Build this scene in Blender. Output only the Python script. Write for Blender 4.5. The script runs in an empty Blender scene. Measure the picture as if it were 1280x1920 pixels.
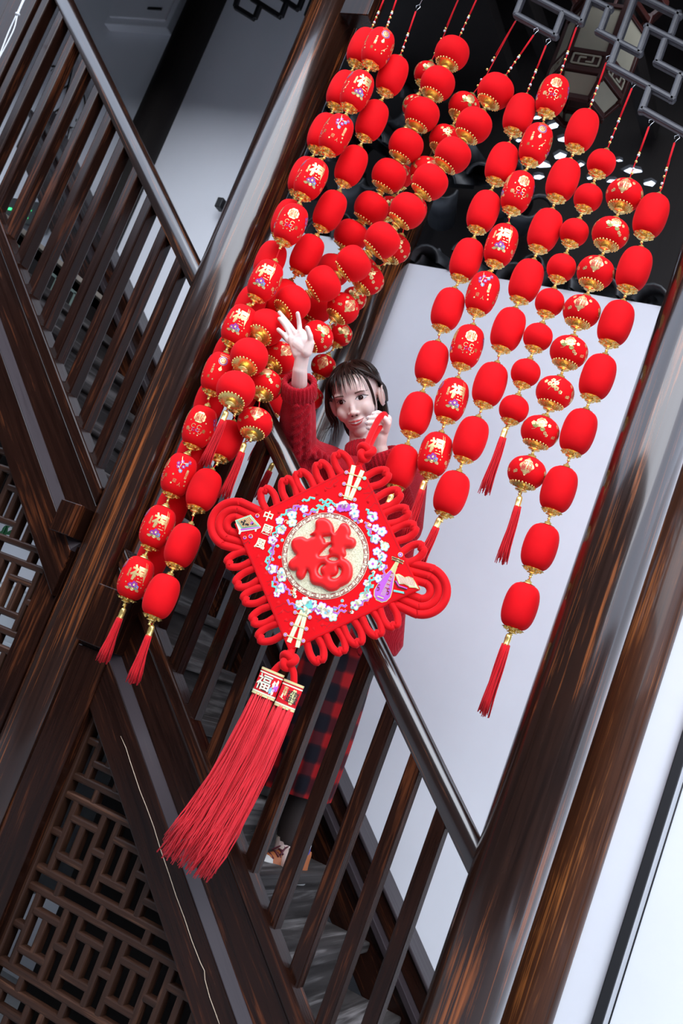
import bpy, bmesh, math, random
import numpy as np
from mathutils import Vector, Matrix, Euler
from mathutils.bvhtree import BVHTree
R_ = random.Random(7)
scene = bpy.context.scene
COL = scene.collection

# ------------------------------------------------------------------ camera
FPX = 1944.0                                   # focal length for a 1280 x 1920 frame
PITCH, YAW, ROLL = (math.radians(a) for a in (9.27, 25.8, 20.9))
CAM = np.array([0.0, 0.0, 1.5])
_fw = np.array([-math.sin(YAW) * math.cos(PITCH), math.cos(YAW) * math.cos(PITCH), math.sin(PITCH)])
_r0 = np.array([math.cos(YAW), math.sin(YAW), 0.0])
_d0 = np.cross(_fw, _r0)
_ix = math.cos(ROLL) * _r0 - math.sin(ROLL) * _d0
_iy = math.sin(ROLL) * _r0 + math.cos(ROLL) * _d0
cam_data = bpy.data.cameras.new('camera')
cam = bpy.data.objects.new('camera', cam_data)
COL.objects.link(cam)
cam_data.sensor_fit = 'VERTICAL'
cam_data.sensor_height = 36.0
cam_data.lens = FPX / 1920.0 * 36.0
cam_data.clip_start = 0.05
cam_data.dof.use_dof = True
cam_data.dof.focus_distance = 3.0
cam_data.dof.aperture_fstop = 4.0
cam.matrix_world = Matrix(((_ix[0], -_iy[0], -_fw[0], CAM[0]), (_ix[1], -_iy[1], -_fw[1], CAM[1]),
                           (_ix[2], -_iy[2], -_fw[2], CAM[2]), (0, 0, 0, 1)))
scene.camera = cam

# ------------------------------------------------------------------ sky and light: a bright overcast courtyard
world = bpy.data.worlds.new('world'); scene.world = world
world.use_nodes = True
_bg = world.node_tree.nodes['Background']
_bg.inputs['Color'].default_value = (0.75, 0.87, 1.09, 1)
_bg.inputs['Strength'].default_value = 1.15
sun_data = bpy.data.lights.new('sun', 'SUN')
sun = bpy.data.objects.new('sun', sun_data); COL.objects.link(sun)
sun_data.energy = 1.6
sun_data.angle = math.radians(70)
sun_data.color = (0.97, 0.98, 1.0)
sun.rotation_euler = Vector((-0.30, 0.76, -0.52)).to_track_quat('-Z', 'Y').to_euler()
scene.view_settings.view_transform = 'Standard'
scene.view_settings.look = 'None'
scene.view_settings.exposure = 1.47
scene.view_settings.gamma = 1.0
scene.view_settings.use_curve_mapping = False

# ------------------------------------------------------------------ helpers
def ray(px, py):
    return _ix * ((px - 640) / FPX) + _iy * ((py - 960) / FPX) + _fw
def atY(px, py, Y):                            # the point that a sight line meets at depth Y of the building
    d = ray(px, py)
    return Vector(CAM + d * (Y / d[1]))
def tag(o, label=None, cat=None, group=None, kind=None):
    if label: o['label'] = label
    if cat: o['category'] = cat
    if group: o['group'] = group
    if kind: o['kind'] = kind
    return o
def empty(name, loc=(0, 0, 0)):
    o = bpy.data.objects.new(name, None); COL.objects.link(o)
    o.location = loc; o.empty_display_size = 0.05
    return o
def link(name, me, mat=None, parent=None, mw=None):
    o = bpy.data.objects.new(name, me); COL.objects.link(o)
    if mat is not None and not me.materials: me.materials.append(mat)
    mw = mw if mw is not None else Matrix.Identity(4)
    if parent is not None:
        o.parent = parent
        o.matrix_parent_inverse = Matrix.Identity(4)
        o.matrix_basis = world_of(parent).inverted() @ mw
    else:
        o.matrix_basis = mw
    return o
def world_of(o):
    m = o.matrix_basis.copy()
    if o.parent is not None: m = world_of(o.parent) @ m
    return m
def mesh(name, verts, faces, smooth=False):
    me = bpy.data.meshes.new(name)
    me.from_pydata([tuple(v) for v in verts], [], faces)
    me.validate()
    if smooth: me.polygons.foreach_set('use_smooth', [True] * len(me.polygons))
    me.update()
    return me
def frame_z(p0, p1, ref=Vector((0, 1, 0))):    # frame at the middle of p0-p1, z along it, y near ref
    p0, p1 = Vector(p0), Vector(p1)
    z = (p1 - p0).normalized()
    x = Vector(ref).cross(z)
    if x.length < 1e-4: x = Vector((1, 0, 0)).cross(z)
    x.normalize(); y = z.cross(x)
    c = (p0 + p1) / 2
    return Matrix(((x.x, y.x, z.x, c.x), (x.y, y.y, z.y, c.y), (x.z, y.z, z.z, c.z), (0, 0, 0, 1)))
_boxes = {}
def box_mesh(sx, sy, sz, bev=0.003, seg=2):
    k = (round(sx, 4), round(sy, 4), round(sz, 4), bev, seg)
    if k in _boxes: return _boxes[k].copy()
    bm = bmesh.new()
    bmesh.ops.create_cube(bm, size=1)
    bmesh.ops.scale(bm, vec=(sx, sy, sz), verts=bm.verts)
    if bev: bmesh.ops.bevel(bm, geom=list(bm.edges), offset=bev, segments=seg, profile=0.5, affect='EDGES')
    me = bpy.data.meshes.new('box'); bm.to_mesh(me); bm.free()
    me.polygons.foreach_set('use_smooth', [False] * len(me.polygons))
    _boxes[k] = me
    return me
def beam(name, p0, p1, w, d, mat, parent=None, bev=0.003, ref=(0, 1, 0), seg=2):
    """bar from p0 to p1; w across, d along ref; grain runs along local z"""
    L = (Vector(p1) - Vector(p0)).length
    return link(name, box_mesh(w, d, L, bev, seg), mat, parent, frame_z(p0, p1, Vector(ref)))
def block(name, c, s, mat, parent=None, bev=0.003):
    return link(name, box_mesh(s[0], s[1], s[2], bev), mat, parent, Matrix.Translation(Vector(c)))
def prism(name, poly, y0, y1, mat, parent=None, axis=None, bev=0.0):
    """polygon in the x-z plane (counter-clockwise seen from -y) extruded from y0 to y1; axis gives the grain"""
    n = len(poly)
    V = [Vector((p[0], y0, p[1])) for p in poly] + [Vector((p[0], y1, p[1])) for p in poly]
    F = [tuple(range(n)), tuple(range(2 * n - 1, n - 1, -1))] + [(i, i + n, (i + 1) % n + n, (i + 1) % n) for i in range(n)]
    c = sum(V, Vector()) / len(V)
    mw = frame_z(c - Vector(axis), c + Vector(axis)) if axis is not None else Matrix.Translation(c)
    inv = mw.inverted()
    me = mesh(name, [inv @ v for v in V], F)
    if bev:
        bm = bmesh.new(); bm.from_mesh(me)
        bmesh.ops.bevel(bm, geom=list(bm.edges), offset=bev, segments=2, profile=0.5, affect='EDGES')
        bm.to_mesh(me); bm.free()
    return link(name, me, mat, parent, mw)
def lathe(profile, n=24, smooth=True, name='lathe', closed=True):
    """profile: (r, z) pairs from bottom to top"""
    V, F = [], []
    m = len(profile)
    for i in range(n):
        a = 2 * math.pi * i / n
        for r, z in profile: V.append((r * math.cos(a), r * math.sin(a), z))
    for i in range(n):
        j = (i + 1) % n
        for k in range(m - 1): F.append((i * m + k, j * m + k, j * m + k + 1, i * m + k + 1))
    if closed:
        if profile[0][0] > 1e-5: F.append(tuple(i * m for i in range(n))[::-1])
        if profile[-1][0] > 1e-5: F.append(tuple(i * m + m - 1 for i in range(n)))
    me = mesh(name, V, F, smooth)
    bm = bmesh.new(); bm.from_mesh(me); bmesh.ops.remove_doubles(bm, verts=bm.verts, dist=1e-6); bmesh.ops.recalc_face_normals(bm, faces=bm.faces)
    bm.to_mesh(me); bm.free()
    return me
def tube(points, radii, n=8, closed=False, ref=None, flat=1.0, cap=True):
    """verts, faces of a tube along points"""
    P = [Vector(p) for p in points]; m = len(P)
    if not hasattr(radii, '__len__'): radii = [radii] * m
    V, F = [], []
    prev = None
    for i in range(m):
        if closed: t = P[(i + 1) % m] - P[i - 1]
        else: t = P[min(i + 1, m - 1)] - P[max(i - 1, 0)]
        t = t.normalized() if t.length > 1e-9 else Vector((0, 0, 1))
        if prev is None:
            a = Vector(ref) if ref is not None else (Vector((0, 0, 1)) if abs(t.z) < .9 else Vector((1, 0, 0)))
            u = (a - t * a.dot(t)).normalized()
        else:
            u = prev - t * prev.dot(t)
            u = u.normalized() if u.length > 1e-6 else prev
        prev = u; w = t.cross(u)
        for k in range(n):
            a = 2 * math.pi * k / n
            V.append(P[i] + (u * math.cos(a) * flat + w * math.sin(a)) * radii[i])
    for i in range(m if closed else m - 1):
        j = (i + 1) % m
        for k in range(n):
            l = (k + 1) % n
            F.append((i * n + k, i * n + l, j * n + l, j * n + k))
    if cap and not closed:
        F.append(tuple(range(n - 1, -1, -1))); F.append(tuple((m - 1) * n + k for k in range(n)))
    return V, F
class MB:
    """collects shapes into one mesh, with a material slot per shape"""
    def __init__(s): s.V, s.F, s.M, s.mats = [], [], [], []
    def add(s, vf, mat=None, mw=None):
        V, F = vf
        o = len(s.V)
        s.V += [(mw @ Vector(v)) if mw is not None else Vector(v) for v in V]
        s.F += [tuple(i + o for i in f) for f in F]
        if mat is not None and mat not in s.mats: s.mats.append(mat)
        s.M += [s.mats.index(mat) if mat is not None else 0] * len(F)
        return s
    def add_mesh(s, me, mat=None, mw=None):
        return s.add(([v.co.copy() for v in me.vertices], [tuple(p.vertices) for p in me.polygons]), mat, mw)
    def mesh(s, name, smooth=True):
        me = bpy.data.meshes.new(name)
        me.from_pydata([tuple(v) for v in s.V], [], s.F)
        for m in s.mats: me.materials.append(m)
        me.polygons.foreach_set('material_index', s.M)
        me.polygons.foreach_set('use_smooth', [smooth] * len(me.polygons))
        me.update()
        return me
    def build(s, name, mat=None, parent=None, mw=None, smooth=True):
        """vertices are given in world coordinates when parent/mw place the frame"""
        mw = mw if mw is not None else (world_of(parent) if parent is not None else Matrix.Identity(4))
        inv = mw.inverted()
        s.V = [inv @ v for v in s.V]
        me = s.mesh(name, smooth)
        return link(name, me, mat, parent, mw)
def spline(pts, n):
    """Catmull-Rom through pts, n samples per span"""
    P = [Vector(p) for p in pts]
    out = []
    for i in range(len(P) - 1):
        a, b, c, d = P[max(i - 1, 0)], P[i], P[i + 1], P[min(i + 2, len(P) - 1)]
        for k in range(n):
            t = k / n
            out.append(0.5 * ((2 * b) + (c - a) * t + (2 * a - 5 * b + 4 * c - d) * t * t + (3 * b - a - 3 * c + d) * t ** 3))
    out.append(P[-1])
    return out

# ------------------------------------------------------------------ materials
def new_mat(name):
    m = bpy.data.materials.new(name); m.use_nodes = True
    nt = m.node_tree
    return m, nt, nt.nodes['Principled BSDF']
def N(nt, t, **kw):
    n = nt.nodes.new(t)
    for k, v in kw.items():
        if k in n.inputs: n.inputs[k].default_value = v
        else: setattr(n, k, v)
    return n
def ramp(nt, fac, stops, interp='LINEAR'):
    r = nt.nodes.new('ShaderNodeValToRGB'); cr = r.color_ramp; cr.interpolation = interp
    while len(cr.elements) < len(stops): cr.elements.new(0.5)
    for e, (p, c) in zip(cr.elements, stops):
        e.position = p; e.color = (*c, 1) if len(c) == 3 else c
    nt.links.new(fac, r.inputs[0])
    return r
def coords(nt, scale=(1, 1, 1), rand=True):
    tc = nt.nodes.new('ShaderNodeTexCoord')
    mp = nt.nodes.new('ShaderNodeMapping'); mp.inputs['Scale'].default_value = scale
    nt.links.new(tc.outputs['Object'], mp.inputs['Vector'])
    if rand:
        oi = nt.nodes.new('ShaderNodeObjectInfo')
        mu = nt.nodes.new('ShaderNodeVectorMath'); mu.operation = 'SCALE'
        mu.inputs[0].default_value = (17.3, 9.1, 5.7)
        nt.links.new(oi.outputs['Random'], mu.inputs['Scale'])
        nt.links.new(mu.outputs[0], mp.inputs['Location'])
    return mp.outputs[0]
def bump(nt, b, height, strength=0.3, dist=0.002):
    n = nt.nodes.new('ShaderNodeBump'); n.inputs['Strength'].default_value = strength; n.inputs['Distance'].default_value = dist
    nt.links.new(height, n.inputs['Height']); nt.links.new(n.outputs[0], b.inputs['Normal'])
    return n
def wood(name, dark, mid, wear, wear_at=0.66, rough=0.19, coat=0.1, fine=75, grain=0.045, bumpy=0.22, spec=0.18, cior=1.5):
    m, nt, b = new_mat(name)
    v = coords(nt, (1, 1, grain))
    n1 = N(nt, 'ShaderNodeTexNoise', Scale=fine, Detail=6.0, Roughness=0.62, Distortion=0.6); nt.links.new(v, n1.inputs['Vector'])
    v2 = coords(nt, (1, 1, 0.22))
    n2 = N(nt, 'ShaderNodeTexNoise', Scale=9.0, Detail=3.0, Roughness=0.6); nt.links.new(v2, n2.inputs['Vector'])
    ad = N(nt, 'ShaderNodeMath', operation='MULTIPLY_ADD'); ad.inputs[1].default_value = 0.62
    nt.links.new(n1.outputs[0], ad.inputs[0])
    mu = N(nt, 'ShaderNodeMath', operation='MULTIPLY'); mu.inputs[1].default_value = 0.40
    nt.links.new(n2.outputs[0], mu.inputs[0]); nt.links.new(mu.outputs[0], ad.inputs[2])
    r = ramp(nt, ad.outputs[0], [(0.30, dark), (0.52, mid), (wear_at - 0.05, mid), (wear_at + 0.06, wear)])
    nt.links.new(r.outputs[0], b.inputs['Base Color'])
    rr = ramp(nt, n1.outputs[0], [(0.3, (rough - .05,) * 3), (0.75, (rough + .12,) * 3)])
    nt.links.new(rr.outputs[0], b.inputs['Roughness'])
    b.inputs['Coat Weight'].default_value = coat; b.inputs['Coat Roughness'].default_value = 0.18
    b.inputs['Specular IOR Level'].default_value = spec; b.inputs['Coat IOR'].default_value = cior; b.inputs['Coat Roughness'].default_value = 0.10
    bump(nt, b, n1.outputs[0], bumpy, 0.0015)
    return m
def plain(name, col, rough=0.5, metal=0.0, noise=0.0, nscale=20, **kw):
    m, nt, b = new_mat(name)
    b.inputs['Roughness'].default_value = rough; b.inputs['Metallic'].default_value = metal
    if noise:
        v = coords(nt)
        n1 = N(nt, 'ShaderNodeTexNoise', Scale=nscale, Detail=5.0, Roughness=0.6); nt.links.new(v, n1.inputs['Vector'])
        r = ramp(nt, n1.outputs[0], [(0.3, tuple(c * (1 - noise) for c in col)), (0.7, tuple(min(1, c * (1 + noise)) for c in col))])
        nt.links.new(r.outputs[0], b.inputs['Base Color'])
        bump(nt, b, n1.outputs[0], 0.15, 0.001)
    else:
        b.inputs['Base Color'].default_value = (*col, 1)
    for k, v in kw.items(): b.inputs[k].default_value = v
    return m
M = {}
M['wood'] = wood('dark_lacquered_wood', (.0036, .0014, .0010), (.0160, .0052, .0030), (.095, .026, .009), 0.605)
M['pillar'] = wood('pillar_wood', (.0060, .0026, .0018), (.022, .0075, .004), (.26, .070, .016), 0.60, rough=0.20, coat=0.6, fine=95, grain=0.022, spec=.35, cior=1.6)
M['pillar_warm'] = wood('rear_pillar_wood', (.012, .005, .003), (.060, .019, .007), (.30, .10, .025), 0.60, rough=0.34, coat=0.2, fine=120, grain=0.022)
M['rail'] = wood('handrail_wood', (.005, .0025, .002), (.015, .006, .004), (.20, .06, .015), 0.60, rough=0.2, coat=0.7, fine=50, grain=0.03, spec=.5, cior=1.6)
M['ledge'] = wood('greyed_ledge_wood', (.024, .017, .019), (.036, .027, .030), (.065, .044, .040), 0.70, rough=0.40, coat=0.1)
M['tread'] = wood('weathered_tread_wood', (.006, .005, .0045), (.060, .052, .049), (.23, .21, .20), 0.57, rough=0.6, coat=0.0, fine=26, grain=0.05, bumpy=1.0)
M['lattice'] = wood('lattice_wood', (.010, .005, .0035), (.034, .014, .008), (.11, .048, .026), 0.62, rough=0.42, coat=0.1)
M['iron'] = plain('painted_frame_bar', (.045, .043, .050), 0.38, 0.0, 0.25, 60)
M['plaster'] = plain('white_plaster', (.81, .83, .88), 0.85, 0.0, 0.025, 3.0)
M['tile'] = plain('dark_roof_tile', (.020, .021, .024), 0.4, 0.0, 0.4, 25)
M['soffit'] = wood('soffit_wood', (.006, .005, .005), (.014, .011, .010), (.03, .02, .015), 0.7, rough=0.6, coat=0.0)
M['paving'] = plain('courtyard_paving', (.30, .30, .30), 0.8, 0.0, 0.2, 6)
M['blocker'] = plain('added_facade', (.055, .050, .048), 0.8, 0.0, 0.4, 1.5)
M['black'] = plain('black_plastic', (.012, .012, .014), 0.5)
M['dark_metal'] = plain('dark_metal', (.05, .05, .055), 0.35, 0.8)
M['white_paint'] = plain('white_paint', (.62, .64, .66), 0.5)
# ------------------------------------------------------------------ the setting
def slab(name, lo, hi, mat, **kw):
    lo, hi = Vector(lo), Vector(hi)
    o = block(name, (lo + hi) / 2, hi - lo, mat, bev=0)
    tag(o, kind='structure', **kw)
    return o
SL = -0.914                                     # the stair's slope (rise over x)
YF, YB, YREAR, YWALL = 2.66, 2.70, 3.56, 3.74
XL, XR, XLL = -2.02, -0.519, -3.54              # the pillar lines
ROOF_SL = -0.45
def roof_z(x): return 3.62 + ROOF_SL * (x + 1.0)
slab('floor', (-9, -6, -0.1), (6, 6, 0), M['paving'])
slab('wall_back', (XL - .02, YWALL, 0), (XR + .02, YWALL + .22, 3.30), M['plaster'])
slab('wall_left', (-9, YWALL, 0), (-2.80, YWALL + .22, 5.2), M['plaster'])
slab('wall_left_low', (-2.80, YWALL, 0), (XL - .02, YWALL + .22, 3.36), M['plaster'])
# unseen courtyard walls, added to block low sky and darken reflections
slab('wall_added_courtyard', (-9, -4.3, 0), (7, -4.1, 5.8), M['blocker'])
slab('wall_added_side', (-9.2, -4.3, 0), (-9, 4, 6.0), M['blocker'])
slab('wall_added_side', (7, -4.3, 0), (7.2, 4, 3.0), M['blocker'])
slab('wall_right', (XR + .02, YWALL - .02, 0), (3.5, YWALL + .20, 3.2), M['plaster'])
# roof of the climbing corridor; unseen ceiling and panel added to darken the far bay
def sloped(name, x0, x1, y0, y1, off, th, mat):
    P = [(x0, roof_z(x0) + off), (x1, roof_z(x1) + off), (x1, roof_z(x1) + off + th), (x0, roof_z(x0) + off + th)]
    return tag(prism(name, P, y0, y1, mat), kind='structure')
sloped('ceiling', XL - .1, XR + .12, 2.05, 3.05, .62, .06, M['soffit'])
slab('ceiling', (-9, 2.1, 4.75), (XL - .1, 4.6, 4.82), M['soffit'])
slab('wall_added_shade', (-7.5, 2.62, 4.22), (XL - .05, 2.72, 4.85), M['soffit'])
def pillar(name, x, y, r, z0, z1, mat, label):
    prof = [(r * 1.0, z0), (r * 1.01, z0 + .3), (r, (z0 + z1) / 2), (r * .985, z1)]
    o = link(name, lathe(prof, 40, name=name), mat, None, Matrix.Translation((x, y, 0)))
    tag(o, label, 'pillar', kind='structure')
    return o
pillar('pillar', XL, YB, .090, 0, 4.9, M['pillar'], 'glossy dark wooden pillar that the lanterns hang against, between the two balustrade runs')
pillar('pillar', XR, YB, .092, 0, 4.2, M['pillar'], 'thick dark wooden pillar where the lower handrail ends')
pillar('pillar', XL + .01, YWALL - .03, .088, 0, 3.9, M['pillar'], 'dark wooden pillar against the white wall behind the person')
pillar('pillar', XR + .0, YWALL - .03, .092, 0, 3.6, M['pillar_warm'], 'reddish brown pillar against the wall, behind the thick front pillar')
pillar('pillar', XLL, YWALL - .03, .095, 0, 5.0, M['soffit'], 'blackish pillar against the grey wall above the upper handrail')
# tenon block on top of the left pillar, jambs beside it
pL = empty('pillar_joinery', (XL, YB, 0)); tag(pL, 'dark jamb posts and tenon blocks fixed to the lantern pillar', 'post')
q = atY(662, 14, 2.63)
block('tenon', (XL + .13, 2.66, q.z + .02), (.11, .07, .10), M['wood'], pL)
q0 = atY(163, 985, 2.62)
block('tenon', (XL - .125, 2.635, q0.z), (.085, .09, .105), M['wood'], pL)
def zl(a, x): return a + SL * x                  # stair line with intercept a
beam('jamb', (XL - .128, 2.70, 0), (XL - .128, 2.70, q0.z - .07), .09, .10, M['wood'], pL)
beam('jamb', (XL + .145, 2.665, 0), (XL + .145, 2.665, 1.36), .12, .09, M['wood'], pL)
beam('jamb', (XL + .155, 2.65, 1.37), (XL + .155, 2.65, 1.55), .14, .10, M['wood'], pL)

# ------------------------------------------------------------------ the staircase
st = empty('staircase', (-1.3, 2.66, 0)); tag(st, 'steep dark wooden staircase with weathered grey treads', 'stairs')
AX = Vector((1, 0, SL)).normalized()
A_TOP, A_MID, A_ST1, A_ST0, A_LOW = -.088, -.145, -.280, -.306, -.462
def sboard(name, x0, x1, a0, a1, y0, y1, mat, parent, bev=.003):
    P = [(x0, zl(a0, x0)), (x1, zl(a0, x1)), (x1, zl(a1, x1)), (x0, zl(a1, x0))]
    return prism(name, P, y0, y1, mat, parent, AX, bev)
for x0, x1 in ((-4.2, XL - .085), (XL + .085, XR - .06)):
    lo0 = x0
    sboard('stringer_cap', x0, x1, A_MID, A_TOP, YF - .012, YF + .062, M['wood'], st, .006)
    sboard('stringer_board', x0, x1, A_ST1 - .01, A_MID - .003, YF, YF + .05, M['wood'], st)
    # sloped ledge that catches the sky
    V = []
    for x in (x0, x1):
        for a, y in ((A_ST1 + .004, YF - .002), (A_ST0, YF - .034), (A_ST0 - .003, YF - .034), (A_ST0 - .003, YF + .03), (A_ST1 + .004, YF + .03)):
            V.append(Vector((x, y, zl(a, x))))
    c = sum(V, Vector()) / len(V); mw = frame_z(c - AX, c + AX); inv = mw.inverted()
    F = [(4, 3, 2, 1, 0), (5, 6, 7, 8, 9)] + [(i, (i + 1) % 5, (i + 1) % 5 + 5, i + 5) for i in range(5)]
    link('ledge', mesh('ledge', [inv @ v for v in V], F), M['ledge'], st, mw)
    sboard('lower_board', x0, x1, A_LOW, A_ST0 - .002, YF - .033, YF + .035, M['wood'], st, .004)
    sboard('moulding', x0, x1, A_LOW - .016, A_LOW + .002, YF - .01, YF + .03, M['lattice'], st, .004)
for x0, x1 in ((-4.2, XL - .08), (XL + .09, XR - .08)):
    sboard('rear_stringer', x0, x1, A_MID - .20, A_TOP - .075, YREAR + .02, YREAR + .06, M['wood'], st)
    sboard('rear_ledge', x0, x1, A_TOP - .075, A_TOP - .045, YREAR - .01, YREAR + .06, M['ledge'], st)
    sboard('rear_stringer', x0, x1, A_TOP - .045, A_TOP + .03, YREAR + .04, YREAR + .08, M['wood'], st)
    sboard('rear_ledge', x0, x1, A_TOP + .03, A_TOP + .045, YREAR + .03, YWALL - .005, M['ledge'], st)
tag(prism('dark_sheet_under_stair', [(XL + .1, 0), (XR - .1, 0), (XR - .1, zl(A_LOW, XR - .1)), (XL + .1, zl(A_LOW, XL + .1))], 3.05, 3.10, M['soffit']), kind='structure')  # dark sheet added in place of shade behind the lattice
RUN = .183; RISE = -SL * RUN
xk = -1.244 + 5 * RUN
while xk > -3.2:
    zk = zl(A_TOP, xk) - .125
    if zk > .1:
        beam('tread', (xk - .105, YF + .055, zk - .018), (xk - .105, YREAR + .02, zk - .018), .235, .036, M['tread'], st, .007, ref=(0, 0, 1))
        beam('riser', (xk - .03, YF + .055, zk - .036 - RISE / 2 + .018), (xk - .03, YREAR + .02, zk - .036 - RISE / 2 + .018), RISE - .036, .018, M['tread'], st, .002, ref=(1, 0, 0))
    xk -= RUN

XLD, ZLD = -3.235, 2.775                          # the landing at the head of the stair, with a pale nosing and painted riser
block('landing', (XLD - .55, (YF + YREAR) / 2 + .03, ZLD - .03), (1.08, YREAR - YF - .02, .05), M['tread'], st)
beam('landing_nosing', (XLD, YF + .06, ZLD), (XLD, YREAR + .02, ZLD), .03, .022, plain('pale_nosing', (.30, .26, .21), .6), st, .003, ref=(0, 0, 1))
beam('riser', (XLD - .02, YF + .06, ZLD - .10), (XLD - .02, YREAR + .02, ZLD - .10), .18, .02, M['soffit'], st, .002, ref=(1, 0, 0))
pale_letters = plain('pale_letters', (.16, .22, .19), .6)
for ty in (3.02, 3.20, 3.38):
    V_ = MB()
    for (oy, oz, sy, sz) in ((0, .045, .10, .012), (0, -.045, .10, .012), (-.045, 0, .012, .10), (.045, 0, .012, .10), (0, .01, .012, .07)):
        V_.add_mesh(box_mesh(.003, sy, sz, 0), None, Matrix.Translation((XLD - .008, ty + oy, ZLD - .10 + oz)))
    V_.build('painted_character', pale_letters, st, smooth=False)
# long pale split in the lower board
P = [atY(x, y, YF - .0345) for x, y in ((226, 1380), (236, 1402), (243, 1425), (252, 1452), (262, 1482), (274, 1512), (288, 1550), (300, 1590), (317, 1640), (330, 1680), (345, 1720), (360, 1765), (376, 1806), (383, 1820), (384, 1836), (393, 1870), (404, 1900), (414, 1928))]
MB().add(tube(P, [.0004] + [.0010] * (len(P) - 2) + [.0008], 5)).build('split', plain('raw_wood', (.55, .42, .30), .7), st)

# ------------------------------------------------------------------ handrails with balusters
A_RAIL = .640
def railing(name, label, xs, x0, x1):
    t = empty(name, ((x0 + x1) / 2, YB, 0)); tag(t, label, 'balustrade', 'balustrades of the staircase')
    # handrail: rounded top profile swept along the slope
    prof = [(-.026, 0), (.026, 0), (.030, .008), (.030, .036)] + [(.030 * math.cos(a), .036 + .034 * math.sin(a)) for a in (math.pi * k / 12 for k in range(1, 12))] + [(-.030, .036), (-.030, .008)]
    V = []
    for x in (x0, x1):
        for py, pz in prof: V.append(Vector((x, YB + py, zl(A_RAIL, x) + pz * 1.25)))
    n = len(prof); F = [tuple(range(n)), tuple(range(2 * n - 1, n - 1, -1))] + [(i, i + n, (i + 1) % n + n, (i + 1) % n) for i in range(n)]
    c = sum(V, Vector()) / len(V); mw = frame_z(c - AX, c + AX); inv = mw.inverted()
    me = mesh('handrail', [inv @ v for v in V], F, True)
    me.set_sharp_from_angle(angle=.7)
    link('handrail', me, M['rail'], t, mw)
    for x in xs:
        z0, z1 = zl(A_TOP, x) - .012, zl(A_RAIL, x) + .02
        me = box_mesh(.040, .052, z1 - z0 + .04, .006, 2)
        link('baluster', me, M['wood'], t, Matrix.Translation((x, YB, (z0 + z1) / 2)))
    return t
P_B = .1023 * 1.1125
BX = [(-2.712 * 1.1125 + .02) + P_B * i for i in range(-6, 21)]
railing('balustrade', 'upper run of balusters and handrail beyond the lantern pillar, against the grey wall', [x for x in BX if x < XL - .09 and x > -3.37], -3.42, XL - .07)
railing('balustrade', 'lower run of balusters and handrail in front of the person', [x for x in BX if XL + .14 < x < XR - .1], XL + .08, XR - .07)
# newel and boarding at the head of the upper run
nw = empty('newel_panel', (-3.5, YB, 0)); tag(nw, 'dark boarded newel panel at the head of the upper handrail', 'panel')
for k in range(5):
    beam('board', (-3.46 - k * .16, YB + (k % 2) * .012, 2.3), (-3.46 - k * .16, YB + (k % 2) * .012, 4.2), .15, .05, M['wood'], nw, .005)

# ------------------------------------------------------------------ lattice screens under the stair
YLAT = 2.685
MODX, MODZ = .0537, .0549
def lattice(name, label, x_phase, z_pair, x_lo, x_hi, z_lo, z_hi):
    """grid of long bar pairs with H-shaped fillings, cut off along the sloping board above it"""
    t = empty(name, ((x_lo + x_hi) / 2, YLAT, z_lo)); tag(t, label, 'lattice screen', 'lattice screens under the stair')
    cut = A_LOW + .02
    def bar(xa, za, xb, zb, hor):
        if hor:
            xa, xb = max(xa, x_lo), min(xb, x_hi, (za - cut) / SL)
            if xb - xa < .012 or not z_lo <= za <= z_hi: return
        else:
            za, zb = max(za, z_lo), min(zb, z_hi, zl(cut, xa))
            if zb - za < .012 or not x_lo <= xa <= x_hi: return
        beam('horizontal_bar' if hor else 'vertical_bar', (xa, YLAT + (0 if hor else .001), za), (xb, YLAT + (0 if hor else .001), zb), .0225, .034, M['lattice'], t, .006)
    def X(i): return x_phase + (i - 1) * MODX
    i0 = int((x_lo - x_phase) / MODX / 3) * 3 - 6; n = int((x_hi - x_lo) / MODX / 3) + 6
    for k in range(-8, 9):
        zA = z_pair + k * 5 * MODZ; zB = zA - MODZ; zC = zB - 4 * MODZ
        bar(x_lo, zA, x_hi, zA, True); bar(x_lo, zB, x_hi, zB, True)
        for c in range(n):
            o = i0 + c * 3
            bar(X(o + 2), zB, X(o + 2), zA, False)
            bar(X(o + 1), zC, X(o + 1), zB, False); bar(X(o + 3), zC, X(o + 3), zB, False)
            bar(X(o + 1), zB - MODZ, X(o + 3), zB - MODZ, True); bar(X(o + 1), zB - 3 * MODZ, X(o + 3), zB - 3 * MODZ, True)
            bar(X(o + 2), zB - 3 * MODZ, X(o + 2), zB - MODZ, False)
            bar(X(o + 3), zB - 2 * MODZ, X(o + 4), zB - 2 * MODZ, True)
    beam('frame_bar', (x_lo - .0, YLAT, z_lo), (x_lo, YLAT, min(z_hi, zl(cut, x_lo))), .026, .05, M['lattice'], t, .006) if name == 'lattice_screen' and x_lo > -2 else \
        beam('frame_bar', (x_hi, YLAT, z_lo), (x_hi, YLAT, min(z_hi, zl(cut, x_hi))), .026, .05, M['lattice'], t, .006)
    return t
lattice('lattice_screen', 'wooden lattice screen in the triangle under the lower stair', -1.761, .722, -1.815, -1.10, .05, 1.30)
lattice('lattice_screen', 'wooden lattice screen under the upper stair, beyond the lantern pillar', -2.494, 1.580, -2.75, -2.176, .80, 2.05)
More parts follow.
